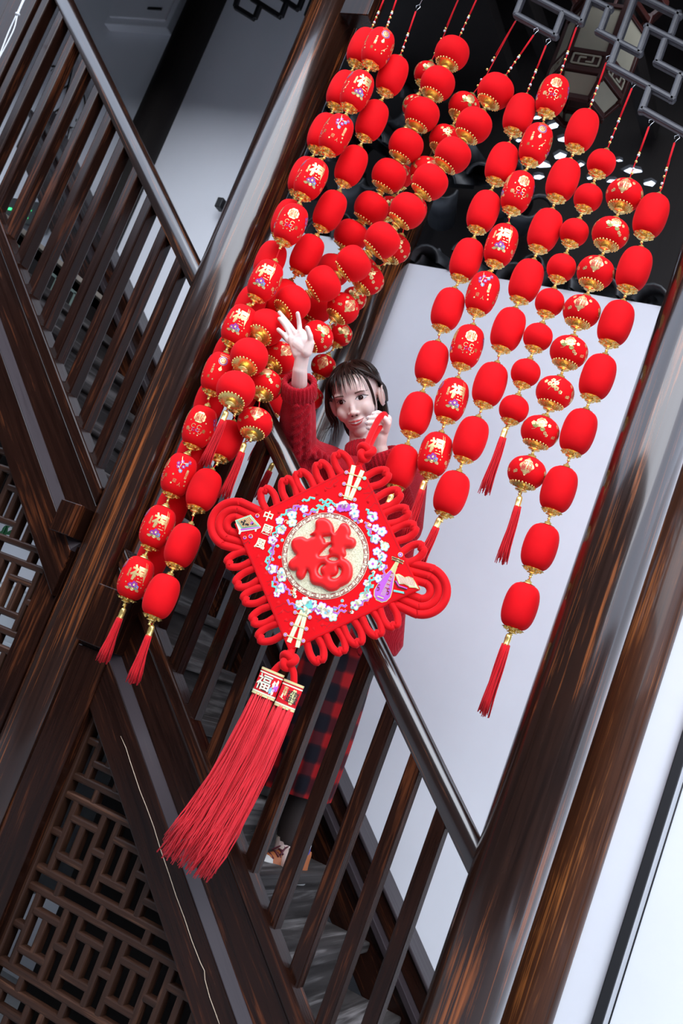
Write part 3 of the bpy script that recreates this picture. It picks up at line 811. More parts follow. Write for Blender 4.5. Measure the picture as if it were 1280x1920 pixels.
def print_mesh(kind, prof):
    R, H = KINDS[kind][:2]; rz = prof_r(prof)
    G, P_, T_, B_, Lf, RD = M['gold_print'], M['purple'], M['teal'], M['bluep'], M['leafp'], M['red_print']
    mb = MB()
    def place(d, phi):
        def fn(u, v, layer):
            v = max(-H * .93, min(H * .93, v))
            r = rz(v) + .0005 + .0004 * layer
            th = phi + u / R
            return Vector((r * math.cos(th), r * math.sin(th), v))
        w = d.wrapped(fn, .006)
        for k in range(len(w.F)): pass
        o = len(mb.V); mb.V += w.V; mb.F += [tuple(i + o for i in f) for f in w.F]
        for m_ in w.mats:
            if m_ not in mb.mats: mb.mats.append(m_)
        mb.M += [mb.mats.index(w.mats[i]) for i in w.M]
    def flower(d, u, v, r, m1, m2, layer=0):
        d.disc(u, v, r, m1, layer, lobes=5, amp=.45).disc(u, v, r * .45, m2, layer + 1, 8)
    def scatter(d, pts, r=.0022):
        for u, v in pts: d.disc(u, v, r, G, 0, 6)
    s = R / .0475
    if kind == 'oval':
        d = Decal(); d.text('福', 0.0, .014, .048, G, 0, .028); flower(d, .0, -.020, .0075, P_, G); flower(d, .010, -.025, .005, B_, G); flower(d, -.011, -.024, .005, P_, G)
        for k_ in range(5): d.disc(-.016 + .008 * k_, -.034 + .004 * (k_ % 2), .004, Lf if k_ % 2 else G, 0, 8, sx=1.6)
        d.text('大\n吉\n大\n利', -.028, .010, .0075, G, 0, .02); d.line([(.020, .048), (.024, .020), (.022, .004)], .0012, G); d.line([(.014, .050), (.017, .030)], .0012, G)
        scatter(d, [(.026, -.012), (.024, -.022), (-.026, -.020), (-.022, -.034), (.020, -.036)]); place(d, 0)
        d = Decal(); d.disc(0, .018, .0165, G, 0, lobes=8, amp=.12, sx=1.0); d.text('招财\n进宝', 0, .018, .0135, RD, 1, .015)
        for a_ in (-1, 1):
            d.ring(a_ * .009, -.012, .006, .0016, G, 0, 10, .5, 5.5); d.ring(a_ * .006, -.022, .004, .0014, B_ if a_ > 0 else P_, 0, 9, 1, 6); d.ring(a_ * .015, -.026, .005, .0014, G, 0, 9, 2, 7)
        d.text('春', -.026, -.022, .013, G, 0); d.text('金', .026, -.018, .012, Lf, 0); scatter(d, [(.0, -.034), (.012, -.036), (-.012, -.037), (.024, .006), (-.024, .004)]); place(d, math.pi / 2)
        d = Decal()
        d.line([(-.020, .050), (-.012, .030), (-.014, .014), (-.006, .000)], .0016, G); d.line([(-.012, .030), (.004, .034), (.016, .044)], .0014, G); d.line([(-.014, .014), (-.024, .018)], .0012, G)
        for u_, v_, c_ in ((-.012, .034, P_), (.004, .030, B_), (-.004, .020, P_), (-.018, .016, P_), (.012, .040, P_), (-.008, .006, B_), (-.022, .026, P_)): flower(d, u_, v_, .0042, c_, G)
        d.text('春\n回\n大\n地', .014, .002, .0085, G, 0, .02); d.text('迎', -.014, -.026, .012, G, 0); d.text('人', .004, -.032, .012, G, 0)
        scatter(d, [(.022, -.030), (.018, -.018), (-.024, -.010), (-.022, -.036)], .003); place(d, math.pi)
        d = Decal(); d.disc(.004, .030, .0150, G, 0, 22).ring(.004, .030, .0125, .0035, P_, 1).disc(.004, .030, .008, RD, 1, 14).text('囍', .004, .030, .0125, G, 2, .01)
        d.poly([(.004, .012), (.010, .000), (.006, -.004), (.002, -.004), (-.002, .000)], M['gold_print'], 0)
        d.text('多\n多\n高\n升', -.018, -.002, .0085, G, 0, .02); d.text('来', -.024, -.028, .011, Lf, 0); d.line([(.012, -.028), (.020, -.018), (.026, -.008)], .0014, G)
        scatter(d, [(.020, -.022), (.016, -.034), (.024, -.002), (-.008, -.034)], .0025); d.line([(-.014, .050), (.024, .050), (.022, .044), (-.012, .044)], .0012, G, 0, True); place(d, 1.5 * math.pi)
    else:
        def cart(body):
            d = Decal()
            pts = []
            for i in range(48):
                a = 2 * math.pi * i / 48; rr = .0205 * (1 + .10 * math.cos(4 * a) + .07 * math.cos(8 * a))
                pts.append((rr * .86 * math.cos(a), .004 + rr * 1.12 * math.sin(a)))
            d.poly(pts, G, 0); d.text(body, 0, .005, .0160, RD, 1, .012)
            d.line([(p[0] * .9, .004 + (p[1] - .004) * .9) for p in pts], .0006, RD, 1, True)
            flower(d, -.027, -.014, .0035, G, RD); flower(d, -.033, -.016, .003, G, RD); flower(d, .026, .016, .0035, G, RD); d.disc(-.025, .020, .004, G, 0, lobes=5, amp=.5)
            return d
        def rose():
            d = Decal()
            d.disc(.004, .012, .014, G, 0, lobes=8, amp=.16)
            for r_, a_ in ((.010, 0), (.0065, 2), (.0035, 4)): d.ring(.004, .012, r_, .0009, RD, 1, 12, a_, a_ + 4.2); 
            d.ring(.004, .012, .012, .0008, RD, 1, 10, 1.5, 3.4)
            d.disc(-.010, -.001, .006, Lf, 0, 8, sx=1.5).disc(.012, -.006, .006, Lf, 0, 8, sx=1.2).disc(-.018, .006, .005, G, 0, lobes=5, amp=.4)
            d.line([(-.002, -.002), (-.010, -.010), (-.018, -.012)], .0010, G)
            d.disc(.028, .010, .0035, G, 0, lobes=5, amp=.6); flower(d, .022, -.014, .0035, G, RD); flower(d, .029, -.018, .0032, G, RD)
            return d
        def plum():
            d = Decal()
            for u_, v_ in ((-.004, .016), (.008, .010), (.002, .000), (-.010, .004), (.012, -.006)):
                d.disc(u_, v_, .0055, G, 0, lobes=5, amp=.3).disc(u_, v_, .0018, RD, 1, 6)
            d.line([(.016, .026), (.006, .014), (.000, .002), (-.010, -.014)], .0014, G)
            d.disc(-.024, .010, .004, G, 0, lobes=5, amp=.5); flower(d, .026, -.012, .004, G, RD)
            return d
        place(cart('如吉\n意祥'), 0); place(rose(), math.pi / 2); place(cart('新恭\n春贺'), math.pi); place(plum(), 1.5 * math.pi)
    me = mb.mesh('gold_print')
    return me
LANT = {}
for kd, (R, H, p, q, re) in KINDS.items():
    prof = body_profile(R, H, p, q, re)
    me = lathe(prof, 36, name='lantern'); me.materials.append(M['red'])
    top, bot = cap_meshes(kd, prof)
    LANT[kd] = (me, top, bot, print_mesh(kd, prof))
def tassel_mesh(L, seed, n=46, r0=.0085, spread=.020):
    rn = random.Random(seed); mb = MB()
    for i in range(n):
        a = rn.random() * 6.283; rr = r0 * math.sqrt(rn.random())
        x, y = rr * math.cos(a), rr * math.sin(a); k = 1 + (spread / r0 - 1) * rn.uniform(.6, 1)
        l = L * rn.uniform(.9, 1.03); sw = rn.uniform(-.006, .006)
        P = [(x * (1 + (k - 1) * t) + sw * math.sin(3 * t), y * (1 + (k - 1) * t) + sw * .5 * math.sin(4 * t + 1), -l * t) for t in (0, .12, .35, .6, .8, 1)]
        mb.add(tube(P, [.0016, .0017, .0016, .0015, .0014, .0011], 4))
    me = mb.mesh('tassel'); me.materials.append(M['red_thread'])
    return me
TAS = [tassel_mesh(1.0 * l, i) for i, l in enumerate((.20, .17, .145))]
tcap = lathe([(.0, -.034), (.0088, -.034), (.0092, -.030), (.0082, -.028), (.0088, -.014), (.0082, -.006), (.006, -.001), (.0025, 0), (.0025, .012)], 14); tcap.materials.append(M['gold'])
bead_me = lathe([(.0, -.004), (.0034, -.003), (.0044, 0), (.0034, .003), (.0, .004)], 10); bead_me.materials.append(M['gold'])
wbead_me = bead_me.copy(); wbead_me.materials.clear(); wbead_me.materials.append(M['white_bead'])
def axis_frame(c, up, face_dir, spin):
    z = up.normalized(); f = (face_dir - z * face_dir.dot(z)).normalized(); y = z.cross(f)
    m = Matrix(((f.x, y.x, z.x, c.x), (f.y, y.y, z.y, c.y), (f.z, y.z, z.z, c.z), (0, 0, 0, 1)))
    return m @ Matrix.Rotation(spin, 4, 'Z')
CAMV = Vector(CAM)
def lantern_string(label, kind, pts, ys, cord_top, tas=None, faces=None, tas_kind=0, loose=None, odd=None):
    """pts: lantern centres as seen; ys: depth per lantern; faces: which printed side looks out (None = plain)"""
    n = len(pts)
    if not hasattr(ys, '__len__'): ys = [ys, ys]
    Y = [float(np.interp(i / max(n - 1, 1), np.linspace(0, 1, len(ys)), ys)) for i in range(n)]
    C = [atY(p[0], p[1], y) for p, y in zip(pts, Y)]
    t = empty('lantern_string', C[0]); tag(t, label, 'lantern string', 'strings of small red lanterns')
    R, H = KINDS[kind][:2]
    top = [atY(p[0], p[1], Y[0]) for p in cord_top]
    path = []
    for i, c in enumerate(C):
        a = C[max(i - 1, 0)]; b = C[min(i + 1, n - 1)]
        up = (a - b) if n > 1 else Vector((0, 0, 1))
        if i == 0: up = ((C[0] - C[1]).normalized() + (top[-1] - C[0]).normalized())
        up.normalize()
        f = faces[i % len(faces)] if faces else None
        spin = (-f * math.pi / 2 + R_.uniform(-.25, .25)) if f is not None else R_.uniform(0, 6)
        mw = axis_frame(c, up, (CAMV - c), spin)
        if odd and i in odd: mw = mw @ Matrix.Diagonal((1, 1, .96, 1))
        me, tp, bt, pr = LANT[kind]
        o = link('lantern', me, None, t, mw)
        link('top_cap', tp, None, o, mw); link('bottom_cap', bt, None, o, mw)
        if f is not None: tag(link('print', pr, None, o, mw), kind='stuff')
        path += [c + up * (H + .01), c - up * (H + .015)]
    P = top + path
    MB().add(tube(P, .0016, 5)).build('cord', M['red_thread'], t)
    # bound upper cord with beads
    a, b = top[0], path[0]
    for k_, me in ((.50, bead_me), (.54, wbead_me), (.66, bead_me), (.80, wbead_me), (.88, bead_me)):
        p = a.lerp(b, k_); d = (b - a).normalized()
        link('bead', me, None, t, frame_z(p - d, p + d))
    MB().add(tube([a, a.lerp(b, .46)], .0030, 6)).build('bound_cord', M['red_thread'], t)
    hk = [a + Vector((0, 0, z)) + Vector((x, 0, 0)) for x, z in ((0, 0), (.004, .010), (.010, .018), (.004, .028), (-.006, .022), (-.004, .014))]
    MB().add(tube(hk, .0009, 5)).build('hook', M['silver'], t)
    zbar = roof_z(a.x) + .30
    if a.z + .05 < zbar and cord_top[0][1] < 30:          # wire up to the frame bar
        MB().add(tube([hk[3], Vector((a.x, YH, zbar))], .0010, 5)).build('wire', M['silver'], t)
    if tas:
        a = atY(tas[0][0], tas[0][1], Y[-1]); b = atY(tas[1][0], tas[1][1], Y[-1])
        d = (a - b).normalized()
        fz = axis_frame(a, d, CAMV - a, 0)
        link('tassel_cap', tcap, None, t, fz)
        L = (a - b).length - .03
        sc = L / (.20, .17, .145)[tas_kind]
        ts = link('tassel', TAS[tas_kind], None, t, fz @ Matrix.Translation((0, 0, -.03)) @ Matrix.Diagonal((1, 1, sc, 1))); tag(ts, kind='stuff')
        MB().add(tube([path[-1], a], .0016, 5)).build('cord', M['red_thread'], t)
    return t
A_, B_F, C_, D_ = 0, 1, 2, 3
lantern_string('string of plain oval red lanterns hanging lowest, beside the thick front pillar', 'oval',
    [(1220, 405), (1188, 505), (1154, 606), (1120, 707), (1084, 810), (1047, 918), (1012, 1026), (975, 1137)], 2.70, [(1264, 268), (1241, 352)], ((955, 1188), (905, 1340)))
lantern_string('string of round gold-printed lanterns between plain small balls and the lowest plain string', 'globe',
    [(1170, 366), (1144, 438), (1116, 511), (1090, 584), (1066, 660), (1040, 736), (1012, 810), (987, 886)], 2.70, [(1216, 238), (1183, 325)], ((975, 930), (940, 1055)), [0, 1, 0, 0, 1, 3, 1, 0], 2)
lantern_string('string of small plain red balls, the only such string', 'ball',
    [(1127, 306), (1102, 371), (1076, 436), (1052, 502), (1030, 567), (1008, 632), (985, 699), (963, 767)], 2.70, [(1184, 166), (1140, 275)], ((948, 802), (908, 925)), None, 2)
lantern_string('string of plain oval red lanterns left of the small red balls, full length in view', 'oval',
    [(1090, 245), (1055, 338), (1021, 432), (986, 527), (952, 618), (918, 721), (882, 823), (846, 925)], 2.70, [(1136, 118), (1107, 197)], ((825, 970), (785, 1060)), None, 2)
lantern_string('string of gold-printed oval lanterns between two plain oval strings, in front of the white wall', 'oval',
    [(1035, 180), (1004, 271), (970, 361), (939, 460), (904, 550), (875, 650), (846, 750), (815, 852)], 2.70, [(1080, 52), (1052, 135)], ((796, 900), (762, 1010)), [1, 3, 1, 0, 2, 1, 0, 0], 2)
lantern_string('string of plain oval red lanterns ending beside the person\'s shoulder', 'oval',
    [(973, 215), (940, 307), (906, 397), (874, 487), (839, 580), (809, 680), (780, 776), (752, 875)], 2.70, [(1023, 86), (990, 168)], ((735, 925), (700, 1010)), None, 2)
lantern_string('draped string of plain round lanterns pulled across towards the raised hand', 'round',
    [(929, 171), (888, 235), (849, 291), (806, 341), (764, 395), (717, 450), (663, 494), (607, 532), (549, 568), (499, 614), (467, 669), (442, 731)],
    [2.68, 2.68, 2.68, 2.68, 2.68, 2.68, 2.68, 2.67, 2.65, 2.575, 2.51, 2.465], [(1000, 66), (950, 138)], ((425, 770), (384, 872)), None, 2)
lantern_string('draped string of gold-printed round lanterns behind the plain draped one', 'globe',
    [(870, 201), (834, 262), (798, 322), (770, 392), (739, 465), (690, 523), (643, 578), (595, 631), (525, 671), (497, 722), (478, 794)],
    [2.80, 2.80, 2.80, 2.79, 2.79, 2.78, 2.76, 2.73, 2.66, 2.61, 2.57], [(966, 40), (908, 148)], ((459, 830), (420, 935)), [1, 3, 2, 1, 3, 3, 2, 1, 2, 1, 2], 2)
lantern_string('string of plain round lanterns starting beside the hook at the top middle', 'round',
    [(847, 100), (820, 157), (791, 215), (761, 273), (729, 329), (696, 390), (658, 442), (625, 506), (594, 574), (560, 622), (528, 690), (508, 752)],
    [2.72, 2.72, 2.72, 2.73, 2.74, 2.76, 2.78, 2.80, 2.82, 2.84, 2.84, 2.84], [(898, -12), (862, 66)], ((499, 795), (474, 866)), None, 2)
lantern_string('string of gold-printed lanterns ending beside the person\'s hair', 'ball',
    [(799, 138), (777, 200), (757, 262), (752, 330), (730, 390), (704, 450), (684, 505), (664, 560), (637, 627), (606, 686), (583, 746), (558, 802)],
    [2.82, 2.84, 2.88, 2.92, 2.95, 2.95, 2.95, 2.95, 2.95, 2.96, 2.97, 2.98], [(862, -8), (832, 66)], ((512, 868), (480, 935)), [1, 2, 1, 0, 1, 2, 0, 1, 1, 0, 0, 1], 2)
lantern_string('string of plain oval red lanterns second from the lantern pillar, tassel over the stair', 'oval',
    [(735, 142), (697, 226), (658, 311), (618, 395), (575, 477), (528, 561), (490, 648), (455, 737), (424, 827), (382, 919), (342, 1023), (302, 1118)],
    [2.62, 2.63, 2.64, 2.65, 2.66, 2.68, 2.66, 2.63, 2.59, 2.55, 2.52, 2.50], [(779, 22), (752, 98)], ((286, 1172), (247, 1282)), None, 1)
lantern_string('string of gold-printed oval lanterns hanging down along the lantern pillar', 'oval',
    [(708, 91), (669, 171), (630, 253), (583, 336), (545, 421), (497, 526), (448, 610), (409, 700), (374, 800), (335, 890), (295, 988), (254, 1084)], [2.54, 2.53], [(746, -10), (724, 50)], ((233, 1140), (190, 1242)), [3, 0, 2, 0, 1, 0, 0, 3, 1, 2, 0, 0], 1)
lantern_string('string of plain oval red lanterns mostly hidden behind the printed ones by the pillar', 'oval',
    [(680, 90), (642, 170), (606, 250), (570, 332), (538, 412), (506, 490), (468, 574), (428, 664), (394, 752), (360, 853), (322, 952), (286, 1046)], [2.61, 2.60], [(723, -10), (697, 52)], None, None)
# ------------------------------------------------------------------ the large Chinese knot hanging over the rail
KC = Vector((-1.2055, 2.50, 1.825)); KAZ = math.radians(13); HD = .271
kx = Vector((math.cos(KAZ), math.sin(KAZ), 0)); kz = Vector((0, 0, 1)); ky = kz.cross(kx)      # ky points away from the viewer
KM = Matrix(((kx.x, ky.x, kz.x, KC.x), (kx.y, ky.y, kz.y, KC.y), (kx.z, ky.z, kz.z, KC.z), (0, 0, 0, 1)))
def kuv(px, py):
    d = Vector(ray(px, py)); p = CAMV + d * ((KC - CAMV).dot(ky) / d.dot(ky)) - KC
    return (p.dot(kx), p.dot(kz))
def klocal(px, py, out=0.0): u, v = kuv(px, py); return Vector((u, -out, v))
M['knot_cloth'] = fabric('knot_panel_cloth', (.80, .003, .008), 700, .06)
M['knot_cord'] = fabric('knot_velvet_cord', (.74, .006, .010), 1400, .35)
M['puff'] = plain('puffed_red_satin', (.80, .006, .008), .42, 0, 0)
M['cream'] = plain('cream_print', (.86, .83, .60), .5)
def glitter():
    m, nt, b = new_mat('gold_glitter')
    v = coords(nt, rand=False)
    n1 = N(nt, 'ShaderNodeTexVoronoi', Scale=520.0); nt.links.new(v, n1.inputs['Vector'])
    r = ramp(nt, n1.outputs['Color'], [(0.0, (.55, .50, .26)), (.5, (.86, .82, .56)), (1.0, (1.0, .95, .72))])
    nt.links.new(r.outputs[0], b.inputs['Base Color'])
    b.inputs['Metallic'].default_value = .25; b.inputs['Roughness'].default_value = .4
    return m
M['glitter'] = glitter()
kn = empty('chinese_knot', KC); kn.matrix_basis = KM
tag(kn, 'large red knot ornament with a diamond panel and long tassels, hung over the handrail', 'knot ornament')
def kadd(name, mb, mat=None, smooth=True, parent=None):
    me = mb.mesh(name, smooth)
    if mat is not None and not me.materials: me.materials.append(mat)
    return link(name, me, None, parent or kn, KM)
s2 = HD / math.sqrt(2) * 2
pm = box_mesh(s2, .016, s2, .0025)
panel = link('panel', pm, M['knot_cloth'], kn, KM @ Matrix.Rotation(math.pi / 4, 4, 'Y'))
FACE = .0082
def flat(u, v, layer): return Vector((u, -FACE - .0006 - .0007 * layer, v))
RED, CR, PU, TE, BL = M['red_print'], M['cream'], plain('magenta_print', (.52, .10, .58), .55), plain('aqua_print', (.16, .62, .55), .55), plain('sky_print', (.22, .50, .80), .55)
BK = M['black']; GD = plain('pale_gold_print', (.84, .76, .36), .4, .25); DR = plain('dark_red_print', (.30, .004, .010), .6)
# ring with key pattern, glitter disc
d = Decal(); RO, RI = .1185, .1035
d.disc(0, 0, RO, CR, 0, 72); d.disc(0, 0, RI + .0005, M['glitter'], 1, 64); d.ring(0, 0, RO - .0015, .0008, DR, 1, 72); d.ring(0, 0, RI + .0012, .0008, DR, 2, 72)
nk = 26
for i in range(nk):
    a0 = 2 * math.pi * i / nk; da = 2 * math.pi / nk
    def P_(s_, t_): a = a0 + da * s_; r = RI + (RO - RI) * t_; return (r * math.sin(a), r * math.cos(a))
    d.line([P_(*q) for q in ((.08, .22), (.08, .82), (.90, .82), (.90, .22), (.40, .22), (.40, .56), (.66, .56))], .0019, DR, 2)
kadd('medallion', d.wrapped(flat), smooth=False)
# wreath of clouds and blossoms
rw = random.Random(5); d = Decal()
for i in range(104):
    a = 2 * math.pi * (i + rw.uniform(-.3, .3)) / 104; r = RO + .006 + rw.random() * .042 * (1 if abs(math.cos(a)) < .9 else .8)
    u, v = r * math.sin(a), r * math.cos(a); kind = rw.random(); lay = 0
    if kind < .42:
        rr = rw.uniform(.0065, .0105); d.disc(u, v, rr * 1.18, rw.choice((PU, PU, TE)), 0, lobes=5, amp=.35, a0=a); d.disc(u, v, rr, CR, 1, lobes=5, amp=.35, a0=a); d.disc(u, v, rr * .35, rw.choice((BL, PU, GD)), 2, 8)
    elif kind < .75:
        m_ = rw.choice((PU, TE, TE, PU)); pts = [(u + .006 * (k - 3) * math.cos(a) + .004 * math.sin(k * 1.9) * math.sin(a), v - .006 * (k - 3) * math.sin(a) + .004 * math.sin(k * 1.9) * math.cos(a)) for k in range(7)]
        d.line(pts, .0066, GD, 0); d.line(pts, .0048, m_, 1)
    elif kind < .88:
        d.disc(u, v, .0048, GD, 0, 12); d.disc(u, v, .0036, BL, 1, 10)
    else:
        d.ring(u, v, .0045, .0016, rw.choice((BK, GD)), 1, 12, a, a + 5); d.disc(u + .006, v, .004, CR, 0, lobes=5, amp=.3)
tag(kadd('wreath_print', d.wrapped(flat), smooth=False), kind='stuff')
# laced cords at the top and bottom corners
def c3(x, y): return kuv(380 + x / 2.7826, 840 + y / 2.7826)
for strips, bars, blobs in (
        ((((790, 95), (748, 270)), ((836, 122), (768, 275))), (((752, 132), (846, 163)), ((740, 192), (820, 216)), ((722, 248), (795, 274))), (((740, 300), CR), ((725, 318), PU), ((755, 315), PU))),
        ((((524, 850), (452, 1015)), ((542, 850), (496, 1042))), (((486, 860), (562, 886)), ((468, 920), (544, 946)), ((435, 976), (528, 1008))), (((540, 800), CR), ((560, 820), TE)))):
    d = Decal()
    for a, b in strips:
        p, q = c3(*a), c3(*b); d.line([p, q], .0125, GD, 0); d.line([p, q], .0095, CR, 1); d.line([p, q], .0012, GD, 2)
    for a, b in bars:
        p, q = c3(*a), c3(*b); d.line([p, q], .0028, GD, 3)
        for e, m_ in ((p, PU), (q, PU if a[1] % 3 else TE)): d.disc(e[0], e[1], .0055, GD, 3, 12); d.disc(e[0], e[1], .0042, m_, 4, 10); d.disc(e[0], e[1], .0016, CR, 5, 6)
    for a, m_ in blobs:
        p = c3(*a); d.disc(p[0], p[1], .009, m_, 2, lobes=6, amp=.3)
    kadd('laced_cord_print', d.wrapped(flat), smooth=False)
# lettering and the board with chessmen at the left corner
def c4(x, y): return kuv(390 + x / 7.53, 920 + y / 7.53)
d = Decal()
for ch, x, y in (('中', 858, 368), ('國', 845, 562), ('風', 748, 760)):
    p = c4(x, y); d.text(ch, p[0], p[1], .030, GD, 0, .03); d.text(ch, p[0], p[1], .030, CR, 1, .012)
kadd('lettering', d.wrapped(flat), smooth=False)
d = Decal()
top = [(390, 428), (612, 348), (755, 515), (478, 552)]
d.poly([c4(*p) for p in top][::-1], GD, 0)
cx = sum(p[0] for p in top) / 4; cy = sum(p[1] for p in top) / 4
def sh(k): return [c4(cx + (p[0] - cx) * k, cy + (p[1] - cy) * k) for p in top][::-1]
d.poly(sh(.90), TE, 1); d.poly(sh(.80), GD, 2); d.poly(sh(.72), RED, 3)
def bil(s_, t_):
    a = [top[0][k] + (top[1][k] - top[0][k]) * s_ for k in (0, 1)]; b = [top[3][k] + (top[2][k] - top[3][k]) * s_ for k in (0, 1)]
    return c4(a[0] + (b[0] - a[0]) * t_, a[1] + (b[1] - a[1]) * t_)
for i in range(8):
    t_ = .16 + i * .097
    d.line([bil(t_, .15), bil(t_, .85)], .0012, GD, 4); d.line([bil(.15, t_), bil(.85, t_)], .0012, GD, 4)
for i in range(9): d.disc(*bil(rw.uniform(.2, .8), rw.uniform(.2, .8)), .003, rw.choice((BK, BK, PU)), 5, 8)
d.poly([c4(*p) for p in ((478, 552), (755, 515), (752, 535), (700, 555), (690, 590), (672, 585), (672, 558), (480, 590), (462, 628), (442, 620), (448, 575), (395, 440))], CR, 1)
d.poly([c4(*p) for p in ((470, 552), (750, 520), (745, 534), (478, 572))], PU, 2)
for x, y, r in ((706, 365, .0058), (612, 655, .0062), (530, 672, .0048)):
    p = c4(x, y); d.disc(p[0], p[1], r, GD, 1, 14); d.disc(p[0], p[1] - .001, r * .8, PU, 2, 12); d.disc(p[0], p[1] + .0015, r * .55, RED, 3, 10)
for x, y in ((556, 610), (533, 635), (575, 725), (550, 742), (522, 758), (597, 746)): d.disc(*c4(x, y), .0015, BK, 2, 6)
kadd('chessboard_print', d.wrapped(flat), smooth=False)
# lute and book at the right corner
def c6(x, y): return kuv(680 + x / 8, 1010 + y / 8)
d = Decal()
lute = [(532, 300), (500, 345), (420, 470), (330, 560), (230, 680), (172, 780), (168, 860), (205, 930), (290, 966), (360, 950), (420, 890), (448, 800), (472, 650), (492, 520), (548, 360), (556, 310)]
d.poly([c6(*p) for p in lute][::-1], GD, 0)
lx, ly = 330, 720
d.poly([c6(lx + (x - lx) * (.91 if y > 480 else .99) + (0 if y > 480 else 2), ly + (y - ly) * .95) for x, y in lute if y > 440][::-1], PU, 1)
for k in range(4): d.line([c6(525 + k * 8, 360), c6(275 + k * 16, 850 + k * 8)], .0009, GD, 2)
for k in range(5): d.line([c6(430 - k * 22, 520 + k * 55), c6(462 - k * 16, 530 + k * 58)], .0016, RED, 3)
d.line([c6(225, 870), c6(318, 905)], .0032, GD, 3)
for x, y in ((240, 740), (385, 800)): 
    p = c6(x, y); d.ring(p[0], p[1] + .004, .0038, .0018, DR, 3, 10, 1, 5.5); d.ring(p[0], p[1] - .004, .0038, .0018, DR, 3, 10, -2, 2.5)
p = c6(568, 250); d.disc(p[0], p[1], .0068, GD, 1, 16); d.disc(p[0], p[1], .0054, PU, 2, 14); d.disc(p[0], p[1], .002, CR, 3, 8)
for dy in (0, 32):
    d.line([c6(440, 282 + dy), c6(620 - dy * .4, 352 + dy)], .0034, GD, 1); d.line([c6(446, 286 + dy), c6(612 - dy * .4, 350 + dy)], .0018, BK, 2)
book = [(488, 545), (545, 535), (590, 560), (632, 588), (690, 572), (760, 602), (850, 770), (790, 745), (700, 740), (690, 720), (625, 690), (545, 690)]
d.poly([c6(*p) for p in book][::-1], GD, 1)
d.poly([c6(660 + (x - 660) * .84, 645 + (y - 645) * .78) for x, y in book][::-1], CR, 2)
for k in range(11): d.line([c6(540 + k * 22, 565 + (k % 6) * 5), c6(580 + k * 20, 680 + k * 4)], .0010, RED, 3)
d.line([c6(478, 640), c6(535, 738), c6(665, 775)], .0022, BK, 1); d.line([c6(500, 640), c6(548, 715), c6(670, 755)], .0026, PU, 1)
d.line([c6(465, 788), c6(632, 822)], .0058, GD, 1); d.line([c6(465, 788), c6(625, 821)], .0042, TE, 2); d.line([c6(628, 805), c6(634, 845)], .003, DR, 2)
d.line([c6(840, 730), c6(872, 745), c6(862, 775)], .0010, GD, 2)
kadd('lute_print', d.wrapped(flat), smooth=False)
# faint dark red landscape embossing
d = Decal(); rw = random.Random(11)
def ridge(x0, y0, n, w):
    pts = []; x, y = x0, y0
    for i in range(n): pts.append(c3(x, y)); x += w; y += rw.uniform(-16, 10)
    d.line(pts, .0009, DR, 0)
for x0, y0, n, w in ((440, 320, 9, 12), (455, 305, 8, 12), (640, 205, 8, 10), (660, 195, 6, 9), (840, 240, 9, 10), (850, 270, 9, 10), (870, 310, 8, 10), (830, 215, 6, 10), (340, 770, 6, 9), (380, 840, 8, 11), (395, 870, 9, 11), (430, 900, 8, 10), (600, 910, 9, 12), (615, 930, 9, 12), (590, 890, 8, 12), (640, 950, 6, 10), (335, 700, 4, 12), (345, 720, 4, 12)):
    ridge(x0, y0, n, w)
tag(kadd('embossed_landscape', d.wrapped(flat), smooth=False), kind='stuff')
d = Decal(); e_ = HD - .007
d.line([(0, e_), (e_, 0), (0, -e_), (-e_, 0)], .0010, DR, 0, True)
kadd('edge_line', d.wrapped(flat), smooth=False)
# the puffed character for good fortune
FU = [(460, 215), (470, 185), (495, 160), (530, 145), (575, 145), (615, 160), (650, 190), (675, 230), (688, 275), (692, 322), (715, 300), (740, 262), (755, 232), (780, 210), (815, 205), (850, 225), (875, 260), (888, 300), (884, 340), (872, 368), (905, 375), (935, 392), (952, 425), (947, 470), (920, 503), (885, 515), (850, 512), (826, 520), (832, 555), (832, 590), (815, 610), (800, 622), (840, 640), (880, 675), (905, 725), (912, 780), (905, 840), (885, 890), (850, 930), (800, 958), (760, 975), (735, 1000), (700, 1018), (655, 1025), (610, 1015), (570, 990), (530, 965), (480, 955), (435, 940), (405, 910), (393, 870), (390, 830), (380, 795), (368, 778), (355, 812), (335, 855), (300, 885), (265, 878), (238, 850), (230, 810), (240, 776), (205, 778), (165, 765), (140, 730), (140, 690), (165, 650), (205, 615), (232, 587), (205, 555), (180, 515), (172, 470), (180, 425), (210, 390), (255, 372), (310, 367), (340, 380), (370, 395), (410, 377), (450, 364), (400, 350), (402, 338), (440, 310), (460, 275)]
HOLES = [[(555, 375), (600, 370), (648, 364), (642, 395), (646, 426), (610, 433), (586, 437), (578, 405)],
         [(645, 460), (600, 495), (550, 545), (514, 588), (517, 600), (560, 600), (610, 588), (634, 570), (622, 548), (624, 520), (645, 500), (658, 488)],
         [(622, 632), (660, 614), (700, 614), (728, 626), (733, 643), (700, 656), (655, 653)],
         [(578, 706), (550, 703), (520, 722), (502, 755), (500, 790), (515, 820), (540, 838), (546, 828), (528, 800), (522, 770), (530, 740), (560, 718)],
         [(738, 735), (765, 752), (772, 785), (758, 825), (725, 860), (685, 870), (655, 860), (662, 850), (700, 840), (730, 810), (742, 775)]]
def c5(x, y): return kuv(520 + x / 6.4, 950 + y / 6.4)
from mathutils.geometry import delaunay_2d_cdt
